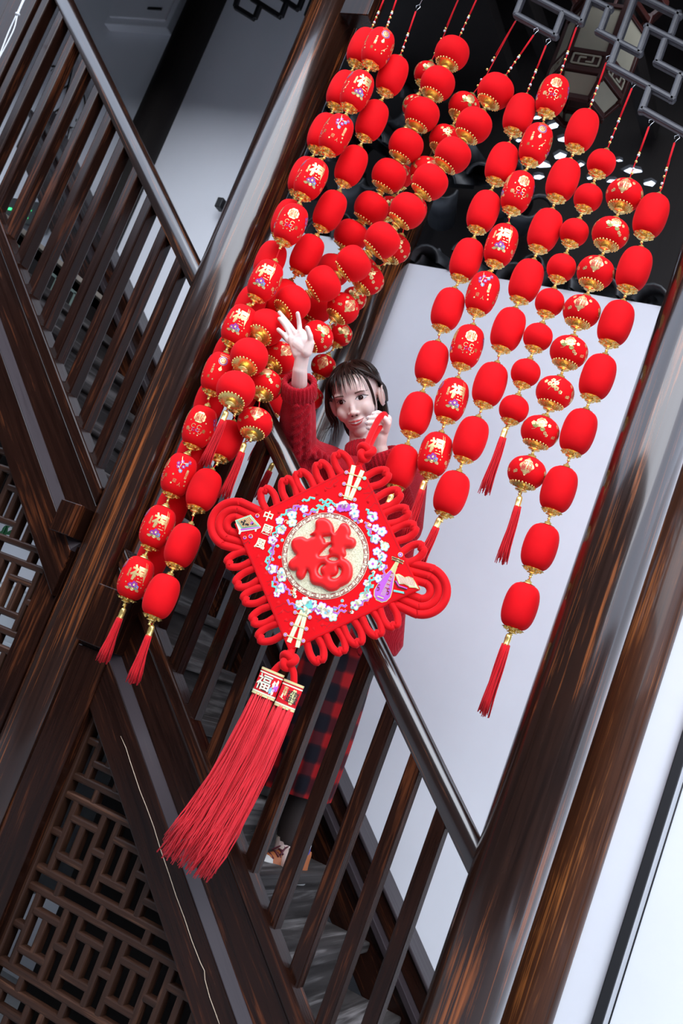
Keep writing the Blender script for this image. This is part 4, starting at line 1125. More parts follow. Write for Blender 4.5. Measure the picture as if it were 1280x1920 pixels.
def puffed(loops, wd, hmax, step):
    """solid pillow over an outline with holes: height grows with the distance from the outline"""
    L = []
    for lp in loops:
        pts = [Vector((p[0], p[1], 0)) for p in lp]; m = len(pts); out = []
        for i in range(m):
            a, b, c, d_ = pts[i - 1], pts[i], pts[(i + 1) % m], pts[(i + 2) % m]
            for k in range(3):
                t = k / 3; out.append(.5 * ((2 * b) + (c - a) * t + (2 * a - 5 * b + 4 * c - d_) * t * t + (3 * b - a - 3 * c + d_) * t ** 3))
        L.append(np.array([(p.x, p.y) for p in out]))
    def inside(P):
        r = np.zeros(len(P), bool)
        for q in L:
            x1, y1 = q[:, 0], q[:, 1]; x2, y2 = np.roll(x1, -1), np.roll(y1, -1)
            for k in range(len(q)):
                c = (y1[k] > P[:, 1]) != (y2[k] > P[:, 1])
                xi = (x2[k] - x1[k]) * (P[:, 1] - y1[k]) / (y2[k] - y1[k] + 1e-15) + x1[k]
                r ^= c & (P[:, 0] < xi)
        return r
    def dist(P):
        d0 = np.full(len(P), 1e9)
        for q in L:
            a = q; b = np.roll(q, -1, 0); e = b - a
            for k in range(len(q)):
                t = np.clip(((P - a[k]) @ e[k]) / (e[k] @ e[k] + 1e-15), 0, 1)
                d0 = np.minimum(d0, np.hypot(*(P - a[k] - t[:, None] * e[k]).T))
        return d0
    lo, hi = L[0].min(0), L[0].max(0)
    gx, gy = np.meshgrid(np.arange(lo[0], hi[0], step), np.arange(lo[1], hi[1], step)); G = np.c_[gx.ravel(), gy.ravel()]
    G = G[inside(G)]; G = G[dist(G) > step * .45]
    co, ed = [], []
    for q in L:
        o = len(co); co += [Vector(p) for p in q]; ed += [(o + k, o + (k + 1) % len(q)) for k in range(len(q))]
    nb = len(co); co += [Vector(p) for p in G]
    vs, _, fs, *_r = delaunay_2d_cdt(co, ed, [], 1, 1e-7)
    A = np.array([(v.x, v.y) for v in vs]); cen = np.array([A[list(f)].mean(0) for f in fs]); keep = inside(cen)
    dd = dist(A); h = hmax * np.sqrt(np.clip(1 - (1 - np.minimum(dd / wd, 1)) ** 2, 0, 1))
    V = [Vector((p[0], -k, p[1])) for p, k in zip(A, h)]
    F = [tuple(f) for f, k in zip(fs, keep) if k]
    # short skirt down to the panel
    V2 = V + [Vector((v.x, .002, v.z)) for v in V]; n = len(V)
    cnt = {}
    for f in F:
        for k in range(3): e = (f[k], f[(k + 1) % 3]); cnt[tuple(sorted(e))] = cnt.get(tuple(sorted(e)), []) + [e]
    F2 = F + [(e[0][1], e[0][0], e[0][0] + n, e[0][1] + n) for e in cnt.values() if len(e) == 1]
    return V2, F2
kadd('puffed_character', MB().add(puffed([[c5(*p) for p in FU]] + [[c5(*p) for p in h] for h in HOLES], .011, .012, .0028), None, Matrix.Translation((0, -FACE - .0025, 0))), M['puff'])
# velvet cord loops along the four edges
TR_ = .0104
def edge_loops(A, B, centres, length=.062):
    A, B = Vector((A[0], 0, A[1])), Vector((B[0], 0, B[1])); e = (B - A).normalized(); nrm = Vector((-e.z, 0, e.x))
    if nrm.dot(A + B) < 0: nrm = -nrm
    for c in centres:
        u, v = c3(*c); s_ = (Vector((u, 0, v)) - A).dot(e)
        lean = rw.uniform(-.006, .006); L = length + rw.uniform(-.004, .004); w = .0165
        base = A + e * s_; P = []
        pts = [(-w * .8, -.03), (-w * 1.0, -.002), (-w * 1.18, L * .42), (-w * .95, L * .74), (-w * .45, L * .93), (0, L - TR_), (w * .45, L * .93), (w * .95, L * .74), (w * 1.18, L * .42), (w * 1.0, -.002), (w * .8, -.03)]
        for a_, h in pts: P.append(base + e * (a_ + lean * h / L) + nrm * h + Vector((0, .004 + .003 * math.sin(h * 60), 0)))
        MB_ = MB().add(tube(spline(P, 3), TR_, 10)); kadd('cord_loop', MB_, M['knot_cord'])
T_c, R_c, B_c, L_c = (0, HD), (HD, 0), (0, -HD), (-HD, 0)
edge_loops(L_c, T_c, [(338, 262), (440, 210), (528, 165), (624, 120), (728, 72)])
edge_loops(T_c, R_c, [(912, 150), (968, 262), (1004, 345), (1044, 435), (1098, 548)])
edge_loops(L_c, B_c, [(195, 582), (238, 675), (280, 772), (322, 872), (364, 962)])
edge_loops(B_c, R_c, [(588, 1040), (692, 1005), (782, 965), (882, 918), (972, 868)])
def corner_coil(sgn, radii):
    for k, r in enumerate(radii):
        P = []
        ext = .085 - k * .012
        for i in range(25):
            a = math.pi / 2 + math.pi * i / 24
            P.append(Vector((sgn * (r * 1.02 * math.cos(a) - .004), .006 + .003 * k, r * math.sin(a))))
        P = [Vector((sgn * ext, .012, r * .86))] + P + [Vector((sgn * ext, .012, -r * .86))]
        P = [p - Vector((sgn * HD, 0, 0)) for p in P]
        kadd('cord_coil', MB().add(tube(spline(P, 2), TR_ * 1.12, 10)), M['knot_cord'])
corner_coil(1, (.064, .043, .022)); corner_coil(-1, (.064, .043, .022))
# hand loop and knot above, knot and paired tassels below
def knot_ball(c, r, tr):
    P = []
    for i in range(72):
        t = 2 * math.pi * i / 72
        P.append(c + Vector(((math.sin(t) + 2 * math.sin(2 * t)) * r / 3, -math.sin(3 * t) * r * .35, (math.cos(t) - 2 * math.cos(2 * t)) * r / 3)))
    kadd('button_knot', MB().add(tube(P, tr, 9, closed=True)), M['knot_cord'])
cb_ = klocal(686, 849, .006); knot_ball(cb_, .021, .0105)
for pts in ([(684, 858), (678, 868)],):
    kadd('cord', MB().add(tube([klocal(686, 852, 0), klocal(676, 866, 0), klocal(668, 880, -.004)], .010, 9)), M['knot_cord'])
HYO = -.128                                     # the hand loop leans back towards the hand
def hl(px, py, Y): return KM.inverted() @ atY(px, py, Y)
P = [hl(683, 846, 2.50), hl(689, 829, 2.535), hl(699, 806, 2.585), hl(709, 787, 2.615), hl(716, 779, 2.635), hl(720, 777, 2.655), hl(722, 781, 2.675), hl(716, 794, 2.67), hl(703, 815, 2.62), hl(693, 836, 2.55), hl(690, 850, 2.51)]
kadd('hand_loop', MB().add(tube(spline(P, 4), .0088, 10)), M['knot_cord'])
cb2 = klocal(541, 1239, .004); knot_ball(cb2, .020, .0105)
kadd('cord', MB().add(tube([klocal(548, 1212, -.004), klocal(544, 1226, 0), cb2], .0105, 9)), M['knot_cord'])
band_red = fabric('tassel_band_cloth', (.62, .008, .016), 500, .1)
pink_thread = fabric('tassel_thread', (.82, .035, .048), 300, .2)
def tassel_head(tl, tr, brt, bl, cord_to, seed, faces):
    tlv, trv, bv, cv = (Vector(kuv(*p)).to_3d() for p in (tl, tr, brt, bl))
    tlv, trv, bv, cv = (Vector((v.x, 0, v.y)) for v in (tlv, trv, bv, cv))
    up = ((tlv + trv) - (bv + cv)).normalized(); top_c = (tlv + trv) / 2; bot_c = (bv + cv) / 2
    rt = (trv - tlv) - up * (trv - tlv).dot(up); hw_ = rt.length / 2; rt.normalize(); dp = Vector((0, 1, 0))
    n = 32; H_ = (top_c - bot_c).length; V, F = [], []
    dep = hw_ * .42
    for j in (0, 1):
        for i in range(n):
            a = 2 * math.pi * i / n; V.append((top_c if j == 0 else bot_c) + rt * hw_ * math.cos(a) + dp * (dep * math.sin(a) + .002))
    F = [(i, (i + 1) % n, n + (i + 1) % n, n + i) for i in range(n)] + [tuple(range(n - 1, -1, -1))]
    mbh = MB().add((V, F)); band = kadd('tassel_band', mbh, band_red)
    d = Decal()
    Rr = hw_
    for v0, w_, m_ in ((.040, .085, GD), (.115, .05, CR), (.165, .03, RED), (.83, .05, CR), (.885, .03, RED), (.955, .085, GD)):
        d.poly([(-1.5, v0 - w_ / 2), (1.5, v0 - w_ / 2), (1.5, v0 + w_ / 2), (-1.5, v0 + w_ / 2)], m_, 0)
    def fn(u, v, layer):
        a = u; k = 1.0 + .02 * (layer + 1)
        return bot_c + (top_c - bot_c) * v + rt * hw_ * k * math.sin(a) + dp * (-dep * k * math.cos(a) + .002)
    faces(d, H_, hw_)
    w = d.wrapped(fn, .12); tag(kadd('band_print', w, parent=band), kind='stuff')
    # threads
    rn = random.Random(seed); mb = MB()
    for i in range(150):
        a = rn.uniform(0, 2 * math.pi); q = math.sqrt(rn.random())
        su, sd = math.cos(a) * q, math.sin(a) * q
        st_ = bot_c + rt * hw_ * su * .98 + dp * (dep * sd + .002) + up * .004
        mb_ = [st_]
        L = .46 * rn.uniform(.90, 1.04)
        for t in (.15, .35, .55, .72, .86, 1.0):
            spread = 1 + .55 * t
            bend = -.055 * t * t
            c = bot_c - up * L * t + rt * (bend + hw_ * su * spread * .98 + rn.uniform(-.004, .004) * t * 2) + dp * (dep * sd * (1 + .5 * t) + rn.uniform(-.004, .004) * t)
            mb_.append(c)
        mb.add(tube(mb_, [.0014, .0014, .0014, .0014, .0013, .0013, .0011], 4))
    tt = tag(kadd('tassel', mb, pink_thread), kind='stuff')
    P = [cb2, cb2.lerp(top_c, .5) + rt * (.006 if cord_to > 0 else -.004), top_c - up * .004]
    kadd('cord', MB().add(tube(spline(P, 4), .0095, 9)), M['knot_cord'])
def face1(d, H_, hw_):
    k = hw_ / H_
    V, F = text_mesh('福', .62, .012); d.items.append(([(x * H_ / hw_ * 1.0 - .35, y + .5) for x, y in V], F, CR, 2))
    V, F = text_mesh('福', .62, .030); d.items.append(([(x * H_ / hw_ * 1.0 - .35, y + .5) for x, y in V], F, BK, 1))
    for u, v, m_ in ((.55, .55, CR), (.75, .42, PU), (.45, .30, BL), (.85, .62, CR), (.68, .28, CR), (1.0, .45, PU)): d.disc(u, v, .10, m_, 1, lobes=5, amp=.4)
def face2(d, H_, hw_):
    d.disc(.45, .48, .26, GD, 1, lobes=8, amp=.14, sx=1.15); V, F = text_mesh('招财\n进宝', .24, .02); d.items.append(([(x * H_ / hw_ + .45, y + .48) for x, y in V], F, BK, 2))
    V, F = text_mesh('吉\n祥', .20, .01); d.items.append(([(x * H_ / hw_ - .42, y + .60) for x, y in V], F, GD, 1))
    d.line([(-.8, .36), (-.3, .30)], .03, GD, 1); d.disc(-.55, .42, .07, CR, 1, lobes=5, amp=.5)
tassel_head((492, 1249), (533, 1267), (514, 1315), (471, 1297), -1, 3, face1)
tassel_head((533, 1272), (570, 1287), (551, 1337), (513, 1320), 1, 4, face2)
# ------------------------------------------------------------------ the person
def skin_mat():
    m, nt, b = new_mat('skin')
    v = coords(nt, rand=False)
    n1 = N(nt, 'ShaderNodeTexNoise', Scale=22.0, Detail=3.0); nt.links.new(v, n1.inputs['Vector'])
    r = ramp(nt, n1.outputs[0], [(.3, (.81, .60, .53)), (.7, (.86, .67, .60))])
    nt.links.new(r.outputs[0], b.inputs['Base Color'])
    b.inputs['Roughness'].default_value = .48
    b.inputs['Subsurface Weight'].default_value = .25; b.inputs['Subsurface Radius'].default_value = (.012, .005, .003); b.inputs['Subsurface Scale'].default_value = .6
    return m
M['skin'] = skin_mat()
def ell_vf(c, r, rot=None, n=24, m=16):
    V, F = sphere_vf((0, 0, 0), 1, n, m)
    V = [Vector((v[0] * r[0], v[1] * r[1], v[2] * r[2])) for v in V]
    if rot is not None: V = [rot @ v for v in V]
    return [v + Vector(c) for v in V], F
def capsule_vf(a, b, ra, rb, n=14):
    a, b = Vector(a), Vector(b); d = (b - a); L = d.length; d.normalize()
    pts, rad = [], []
    for i in range(6):
        t = math.pi / 2 * i / 5; pts.append(a - d * ra * math.cos(t)); rad.append(max(ra * math.sin(t), 1e-4))
    for i in range(6):
        t = math.pi / 2 * (1 - i / 5); pts.append(b + d * rb * math.cos(t)); rad.append(max(rb * math.sin(t), 1e-4))
    return tube(pts, rad, n)
def fuse(name, parts, voxel, smooth_it, mat):
    """one continuous surface out of overlapping volumes"""
    mb = MB()
    for p in parts: mb.add(p)
    me = mb.mesh(name)
    bm = bmesh.new(); bm.from_mesh(me); bmesh.ops.remove_doubles(bm, verts=bm.verts, dist=1e-6); bmesh.ops.recalc_face_normals(bm, faces=bm.faces); bm.to_mesh(me); bm.free()
    o = bpy.data.objects.new(name, me); COL.objects.link(o)
    md = o.modifiers.new('r', 'REMESH'); md.mode = 'VOXEL'; md.voxel_size = voxel; md.adaptivity = 0
    sm = o.modifiers.new('s', 'SMOOTH'); sm.factor = .5; sm.iterations = smooth_it
    out = bpy.data.meshes.new_from_object(o.evaluated_get(bpy.context.evaluated_depsgraph_get()))
    bpy.data.objects.remove(o); bpy.data.meshes.remove(me)
    out.name = name; out.materials.clear(); out.materials.append(mat)
    out.polygons.foreach_set('use_smooth', [True] * len(out.polygons))
    return out
# head frame from the tilt of the face: x to the viewer's right, y out of the face, z up the face
EYE = atY(657, 751, 2.90)
vd = (EYE - CAMV).normalized()
ixv, iyv = Vector(_ix), Vector(_iy)
up0 = (ixv * -.235 - iyv * .972); up0 = (up0 - vd * up0.dot(vd)).normalized(); rt0 = vd.cross(up0).normalized(); f0 = -vd
yw = math.radians(14); pt = math.radians(-4)
f1 = (f0 * math.cos(yw) - rt0 * math.sin(yw)).normalized(); r1 = (rt0 * math.cos(yw) + f0 * math.sin(yw)).normalized()
f2 = (f1 * math.cos(pt) + up0 * math.sin(pt)).normalized(); u2 = r1.cross(f2).normalized()
if u2.dot(up0) < 0: u2 = -u2
HS = 1.07
HORG = EYE - f2 * .083 * HS
HM = Matrix(((r1.x, f2.x, u2.x, HORG.x), (r1.y, f2.y, u2.y, HORG.y), (r1.z, f2.z, u2.z, HORG.z), (0, 0, 0, 1)))
HMs = HM @ Matrix.Scale(HS, 4)
def hp(x, y, z): return HMs @ Vector((x, y, z))
R3 = HM.to_3x3()
def hell(c, r, rx=0.0): return ell_vf(hp(*c), [k * HS for k in r], R3 @ Matrix.Rotation(rx, 3, 'X'))
def hcap(a, b, ra, rb): return capsule_vf(hp(*a), hp(*b), ra * HS, rb * HS)
body = [hell((0, -.015, .026), (.073, .092, .075)), hell((0, .020, -.020), (.063, .066, .082)), hell((0, .026, -.066), (.049, .054, .044)), hell((0, .056, -.098), (.023, .020, .018)),
        hell((.034, .050, -.036), (.027, .030, .030)), hell((-.034, .050, -.036), (.027, .030, .030)), hell((0, .058, .036), (.050, .028, .036)),
        hcap((0, .073, .008), (0, .0875, -.031), .0080, .0085), hell((0, .0925, -.0375), (.0100, .0090, .0080)), hell((.0108, .0850, -.0408), (.0072, .0080, .0056)), hell((-.0108, .0850, -.0408), (.0072, .0080, .0056)),
        hell((0, .072, -.068), (.028, .016, .018)), hell((0, .0850, -.0640), (.016, .0045, .0036)), hell((0, .0835, -.0745), (.014, .0055, .0046)),
        hell((.031, .070, .020), (.022, .014, .010)), hell((-.031, .070, .020), (.022, .014, .010))]
for s_ in (1, -1):
    body += [hell((s_ * .0750, -.006, -.016), (.0070, .019, .031), .15), hell((s_ * .0815, -.014, -.010), (.0045, .011, .026), .15)]
for s_ in (1, -1):                                     # rim of each ear
    body.append(tube([hp(s_ * (.0835 + .003 * math.sin(a)), -.008 + .019 * math.cos(a), -.013 + .030 * math.sin(a)) for a in (-1.3 + 4.2 * k / 14 for k in range(15))], .0036, 8))
# skeleton of the pose
NECK = atY(683, 863, 3.035); 
SHR = atY(604, 876, 3.03); SHL = atY(757, 905, 3.03)
ELR = atY(556, 838, 2.83); WRR = atY(562, 694, 2.595)
ELL_ = atY(752, 985, 2.84); WRL = atY(710, 834, 2.705)
CHEST = atY(684, 960, 3.10); WAIST = atY(640, 1150, 3.20); HIP = atY(606, 1240, 3.24)
FTU = atY(523, 1488, 3.36); FTL = atY(532, 1645, 3.24)
body += [capsule_vf(hp(0, -.022, -.06), NECK, .047, .050), capsule_vf(NECK, CHEST, .055, .10), capsule_vf(CHEST, WAIST, .10, .10), capsule_vf(WAIST, HIP, .10, .12)]
body += [capsule_vf(SHR, ELR, .045, .038), capsule_vf(ELR, WRR, .036, .0225), capsule_vf(SHL, ELL_, .045, .038), capsule_vf(ELL_, WRL, .036, .0225), capsule_vf(SHL, SHR, .045, .045)]
# raised right hand, palm to the viewer
def h4(x, y, Y): return atY(480 + x / 8, 560 + y / 8, Y - .040)
YHn = 2.60
body += [capsule_vf(WRR, h4(690, 870, 2.615), .0215, .0215), capsule_vf(h4(620, 830, 2.605), h4(545, 610, 2.60), .0155, .0145), capsule_vf(h4(690, 830, 2.605), h4(615, 540, 2.60), .0165, .0140), capsule_vf(h4(745, 800, 2.60), h4(680, 520, 2.598), .0165, .0140),
         capsule_vf(h4(760, 800, 2.595), h4(815, 660, 2.585), .0165, .0125)]
body += [capsule_vf(h4(650, 700, 2.602), h4(720, 760, 2.602), .024, .022), capsule_vf(h4(600, 640, 2.602), h4(700, 560, 2.600), .0165, .0165), capsule_vf(h4(690, 640, 2.600), h4(790, 700, 2.594), .0165, .0150), capsule_vf(h4(600, 640, 2.602), h4(640, 780, 2.604), .0175, .0185)]
def finger(pts, r0, r1):
    for k in range(len(pts) - 1):
        a, b = r0 + (r1 - r0) * k / (len(pts) - 1), r0 + (r1 - r0) * (k + 1) / (len(pts) - 1)
        body.append(capsule_vf(h4(*pts[k]), h4(*pts[k + 1]), a, b, 12))
FR = [[(660, 520, 2.597), (650, 400, 2.592), (640, 310, 2.582), (622, 222, 2.570)], [(590, 520, 2.598), (500, 395, 2.592), (425, 300, 2.584), (350, 210, 2.574)],
      [(525, 560, 2.598), (460, 440, 2.590), (405, 365, 2.580), (350, 302, 2.570)], [(490, 640, 2.600), (430, 560, 2.594), (385, 510, 2.586), (332, 465, 2.578)]]
for p in FR: finger(p, .0082, .0066)
TH = [(815, 660, 2.585), (812, 560, 2.570), (768, 440, 2.556)]
finger(TH, .0100, .0076)
# left hand closed round the hanging loop
def h5(x, y, Y): return atY(610 + x / 8.533, 650 + y / 8.533, Y)
body += [capsule_vf(WRL, h5(880, 1440, 2.69), .0220, .021), ell_vf(h5(925, 1235, 2.685), (.021, .017, .032), Matrix.Rotation(.35, 3, 'Y')), capsule_vf(h5(905, 1400, 2.688), h5(930, 1150, 2.685), .0185, .0175)]
FL = [[(905, 1090, 2.668), (835, 1058, 2.648), (765, 1078, 2.640)], [(900, 1170, 2.662), (800, 1140, 2.640), (690, 1140, 2.634)], [(890, 1250, 2.660), (790, 1225, 2.638), (672, 1222, 2.634)], [(880, 1320, 2.662), (800, 1305, 2.644), (690, 1300, 2.640)]]
for p in FL:
    for k in range(2): body.append(capsule_vf(h5(*p[k]), h5(*p[k + 1]), .0088 - .0008 * k, .0080 - .0008 * k, 12))
body += [capsule_vf(h5(960, 1330, 2.672), h5(1000, 1225, 2.655), .0125, .0105), capsule_vf(h5(1000, 1225, 2.655), h5(950, 1150, 2.640), .0105, .0090)]
# legs
KNU = HIP.lerp(FTU, .55) + Vector((-.01, .01, 0)); KNL = HIP.lerp(FTL, .55) + Vector((.0, .01, 0))
for hip_o, kn_, ft in ((Vector((-.05, 0, -.02)), KNU, FTU), (Vector((.05, 0, -.02)), KNL, FTL)):
    body += [capsule_vf(HIP + hip_o, kn_, .060, .048), capsule_vf(kn_, ft + Vector((-.045, .03, .075)), .050, .034), capsule_vf(ft + Vector((-.045, .03, .075)), ft + Vector((.03, -.03, .03)), .034, .03)]
bme = fuse('person', body, .0026, 3, M['skin'])
bm = bmesh.new(); bm.from_mesh(bme); HMi = HMs.inverted()
for z0_, z1_, it in ((-.13, .13, 12), (.002, .12, 5), (-.06, -.0, 0)):
    sel = [v for v in bm.verts if (v.co - HORG).length < .2 and z0_ < (HMi @ v.co).z < z1_ and abs((HMi @ v.co).x) < .066 and (HMi @ v.co).y > .0 and ((HMi @ v.co) - Vector((0, .095, -.04))).length > .022]
    for _ in range(it): bmesh.ops.smooth_vert(bm, verts=sel, factor=.5, use_axis_x=True, use_axis_y=True, use_axis_z=True)
bm.to_mesh(bme); bm.free()
# tighter smoothing for everything but the face would blur fingers, so smoothing stays light
person = link('person', bme, None, None, Matrix.Identity(4))
tag(person, 'person in a red cable-knit sweater and plaid skirt, waving and holding the red knot ornament', 'person')
bvh = BVHTree.FromPolygons([v.co for v in bme.vertices], [tuple(p.vertices) for p in bme.polygons])
def on_face(x, z, layer, off=.0005):
    a = hp(x, .30, z); hit = bvh.ray_cast(a, -f2)
    p = hit[0] if hit[0] is not None else hp(x, .08, z)
    return p + f2 * (off + .00045 * layer)
def face_part(name, d, parent=person, step=.004):
    w = d.wrapped(lambda u, v, l: on_face(u, v, l), step)
    me = w.mesh(name); return link(name, me, None, parent, Matrix.Identity(4))
EYW = plain('eye_white', (.70, .66, .64), .25); IRS = plain('iris_brown', (.022, .011, .008), .12); PUP = plain('pupil', (.004, .004, .004), .08)
LSH = plain('lash_dark', (.020, .010, .008), .6); BRW = plain('eyebrow_brown', (.17, .10, .075), .8); LIP = plain('lip_red', (.66, .10, .095), .34); TEE = plain('teeth', (.80, .77, .72), .3); CRE = plain('skin_crease', (.42, .20, .15), .6)
SHD = plain('inner_mouth', (.16, .02, .02), .6)
for s_, ex in ((1, .0315), (-1, -.0320)):
    d = Decal(); W, Hh = .0162, .0074
    al = [(-1, -.05), (-.75, .45), (-.35, .88), (.05, 1.0), (.5, .80), (.82, .35), (1, -.12), (.7, -.50), (.25, -.72), (-.25, -.70), (-.7, -.42)]
    if s_ < 0: al = [(-x, y) for x, y in al][::-1]
    P = [(ex + W * x, Hh * y) for x, y in al]
    d.poly(P[::-1], EYW, 0)
    ir = .0074; n = 22
    def clip(pts):
        out = []
        for x, z in pts:
            t = abs(x - ex) / W; up_ = Hh * (.98 - .75 * t * t); lo_ = -Hh * (.72 - .5 * t * t)
            out.append((x, max(lo_, min(up_, z))))
        return out
    d.poly(clip([(ex - .0006 + ir * math.cos(2 * math.pi * i / n), .0006 + ir * math.sin(2 * math.pi * i / n)) for i in range(n)]), IRS, 1)
    d.poly(clip([(ex - .0006 + ir * .45 * math.cos(2 * math.pi * i / n), .0006 + ir * .45 * math.sin(2 * math.pi * i / n)) for i in range(n)]), PUP, 2)
    d.disc(ex + .0014, .0024, .0010, EYW, 3, 8)  # catchlight painted as a pale dot over the iris
    face_part('eye', d)
    d = Decal()
    lid = [(-1.02, -.02), (-.75, .55), (-.35, .98), (.05, 1.10), (.5, .92), (.86, .48), (1.22, .10)]
    if s_ < 0: lid = [(-x, y) for x, y in lid][::-1]
    d.line([(ex + W * x, Hh * y) for x, y in lid], .0022, LSH, 2)
    cr = [(-.85, .85), (-.4, 1.45), (.05, 1.62), (.5, 1.45), (.95, .95)]
    d.line([(ex + W * x * s_, Hh * y) for x, y in cr], .0009, CRE, 1)
    d.line([(ex + W * x * s_, Hh * y) for x, y in ((-.8, -.50), (-.2, -.85), (.3, -.85), (.95, -.30))], .0008, CRE, 1)
    face_part('eyelid', d)
    d = Decal()
    HB = .0056; bx = [(-.85, 3.15), (-.3, 3.40), (.35, 3.55), (.95, 3.30), (1.40, 2.80)]
    top = [(ex + W * x * s_, HB * (y + (.45 if k < 3 else .28 if k == 3 else 0))) for k, (x, y) in enumerate(bx)]; bot = [(ex + W * x * s_, HB * (y - (.40 if k < 3 else .25 if k == 3 else 0))) for k, (x, y) in enumerate(bx)]
    d.poly(top + bot[::-1], BRW, 1); face_part('eyebrow', d)
d = Decal()
ul = [(-.0225, -.0640), (-.012, -.0628), (-.005, -.0606), (0, -.0618), (.005, -.0606), (.012, -.0622), (.0235, -.0620), (.013, -.0662), (0, -.0676), (-.012, -.0670)]
ll = [(-.0205, -.0650), (-.012, -.0700), (0, -.0712), (.012, -.0698), (.0215, -.0638), (.014, -.0752), (.005, -.0795), (-.004, -.0797), (-.013, -.0762)]
KM_ = 1.13
tt = [(-.0205, -.0648), (-.012, -.0672), (0, -.0680), (.013, -.0664), (.0215, -.0632), (.012, -.0708), (0, -.0724), (-.012, -.0710)]
ul, ll, tt = ([(x * KM_, -.068 + (z + .068) * .92 + .0022 * (abs(x) / .022) ** 2) for x, z in q] for q in (ul, ll, tt))
d.poly(ul[::-1], LIP, 1); d.poly(ll[::-1], LIP, 1); d.poly(tt[::-1], TEE, 2)
d.line([(x * KM_, -.068 + (z + .068) * .92 + .0022 * (abs(x) / .022) ** 2) for x, z in ((-.0228, -.0640), (-.012, -.0671), (0, -.0680), (.013, -.0664), (.0235, -.0622))], .0010, SHD, 3)
face_part('lips', d)
d = Decal()
for s_ in (1, -1): d.disc(s_ * .0072, -.0478, .0030, plain('nostril', (.12, .035, .028), .8), 1, 10, sx=1.25)
face_part('nostrils', d)
EARM = plain('ear_shade_skin', (.60, .33, .27), .6)
for s_ in (1, -1): MB().add(hell((s_ * .0835, -.004, -.016), (.0030, .0095, .0165), .15)).build('ear_shade', EARM, person)  # darker skin colour stands in for the shade inside each ear
# nails
NAIL = plain('nail_polish', (.55, .42, .40), .2)
for p in FL:
    mbn = MB()
    c = h5(*p[2]); a = h5(*p[1]); t_ = (c - a).normalized(); w = (CAMV - c).normalized()
    w = (w - t_ * w.dot(t_)).normalized(); s3 = t_.cross(w)
    rot = Matrix((s3, w, t_)).transposed()
    mbn.add(ell_vf(c + w * .0058 + t_ * .002, (.0046, .0016, .0058), rot, 10, 6))
    mbn.build('nail', NAIL, person)
# ------------------------------------------------------------------ hair
def hair_mat():
    m, nt, b = new_mat('dark_brown_hair')
    v = coords(nt, (1, 1, .15), False)
    n1 = N(nt, 'ShaderNodeTexNoise', Scale=260.0, Detail=3.0); nt.links.new(v, n1.inputs['Vector'])
    r = ramp(nt, n1.outputs[0], [(.35, (.007, .004, .003)), (.7, (.045, .021, .013))])
    nt.links.new(r.outputs[0], b.inputs['Base Color']); b.inputs['Roughness'].default_value = .38
    bump(nt, b, n1.outputs[0], .5, .001)
    return m
M['hair'] = hair_mat()
HCc, HCr = Vector((0, -.020, .030)), Vector((.0835, .101, .082))
V, F = sphere_vf((0, 0, 0), 1, 64, 44)
keep = []
VV = [Vector((v[0] * HCr.x, v[1] * HCr.y, v[2] * HCr.z)) + HCc for v in V]
def hair_ok(p):
    if p.z > .085: return True
    if p.z > .025: return p.y < -.02 + (p.z - .025) / .06 * .085 + .01 * abs(p.x) / .08
    if p.z > -.095: return p.y < -.022
    return False
F = [f for f in F if all(hair_ok(VV[i]) for i in f)]
mb = MB(); mb.add(([HMs @ p for p in VV], F))
ho = mb.mesh('hair')
bm = bmesh.new(); bm.from_mesh(ho); bmesh.ops.remove_doubles(bm, verts=bm.verts, dist=1e-6); bmesh.ops.delete(bm, geom=[v for v in bm.verts if not v.link_faces], context='VERTS'); bmesh.ops.recalc_face_normals(bm, faces=bm.faces); bm.to_mesh(ho); bm.free()
hair = link('hair', ho, M['hair'], person, Matrix.Identity(4))
sm = hair.modifiers.new('thick', 'SOLIDIFY'); sm.thickness = .012; sm.offset = -1
rh = random.Random(21)
def surf(x, z, lift=.0):
    """point on the hair ellipsoid front for local x, z"""
    k = 1 - ((x - HCc.x) / HCr.x) ** 2 - ((z - HCc.z) / HCr.z) ** 2
    return Vector((x, HCc.y + HCr.y * math.sqrt(max(k, 0.0)) + lift, z))
def lock(pts, r, mbx, n=5, flat=.45):
    P = spline([HMs @ Vector(p) for p in pts], 4); m_ = len(P)
    rad = [r * HS * (.55 + .45 * math.sin(math.pi * min(1, .15 + i / m_))) * (1 if i < m_ * .6 else max(.12, 1 - (i - m_ * .6) / (m_ * .42))) for i in range(m_)]
    mbx.add(tube(P, rad, n, ref=f2, flat=flat))
mbh = MB()
PART = Vector((-.012, 0, 0))
for i in range(26):                                   # airy fringe
    x1 = -.062 + .118 * (i + rh.uniform(-.6, .6)) / 25
    z1 = .017 + rh.uniform(-.008, .016) + (.010 if -.02 < x1 < .03 else 0) - (.018 if x1 < -.05 else 0)
    x0 = -.010 + x1 * .35
    p0 = surf(x0, .103, -.002); p1 = surf(x0 * .5 + x1 * .5, .085, .006); p2 = surf(x1 * .92, .058, .010)
    y3 = on_face(x1, z1, 0); y3 = (HMs.inverted() @ y3)
    lock([p0, p1, p2, (x1, y3.y + .006, z1)], rh.uniform(.0011, .0026), mbh)
for i in range(22):                                   # swept to the ear on the viewer's right
    t = i / 21
    x0 = -.005 + .02 * t
    a = surf(x0, .106 - .004 * t, -.001); b = surf(.030 + .022 * t, .090 - .01 * t, .006 - .012 * t)
    c = Vector((.066 + .010 * (1 - t), .038 - .050 * t, .055 - .006 * t)); e = Vector((.088, -.006 - .035 * t, .016 - .008 * t)); g_ = Vector((.080, -.040 - .03 * t, -.04))
    lock([a, b, c, e, g_], rh.uniform(.003, .005), mbh)
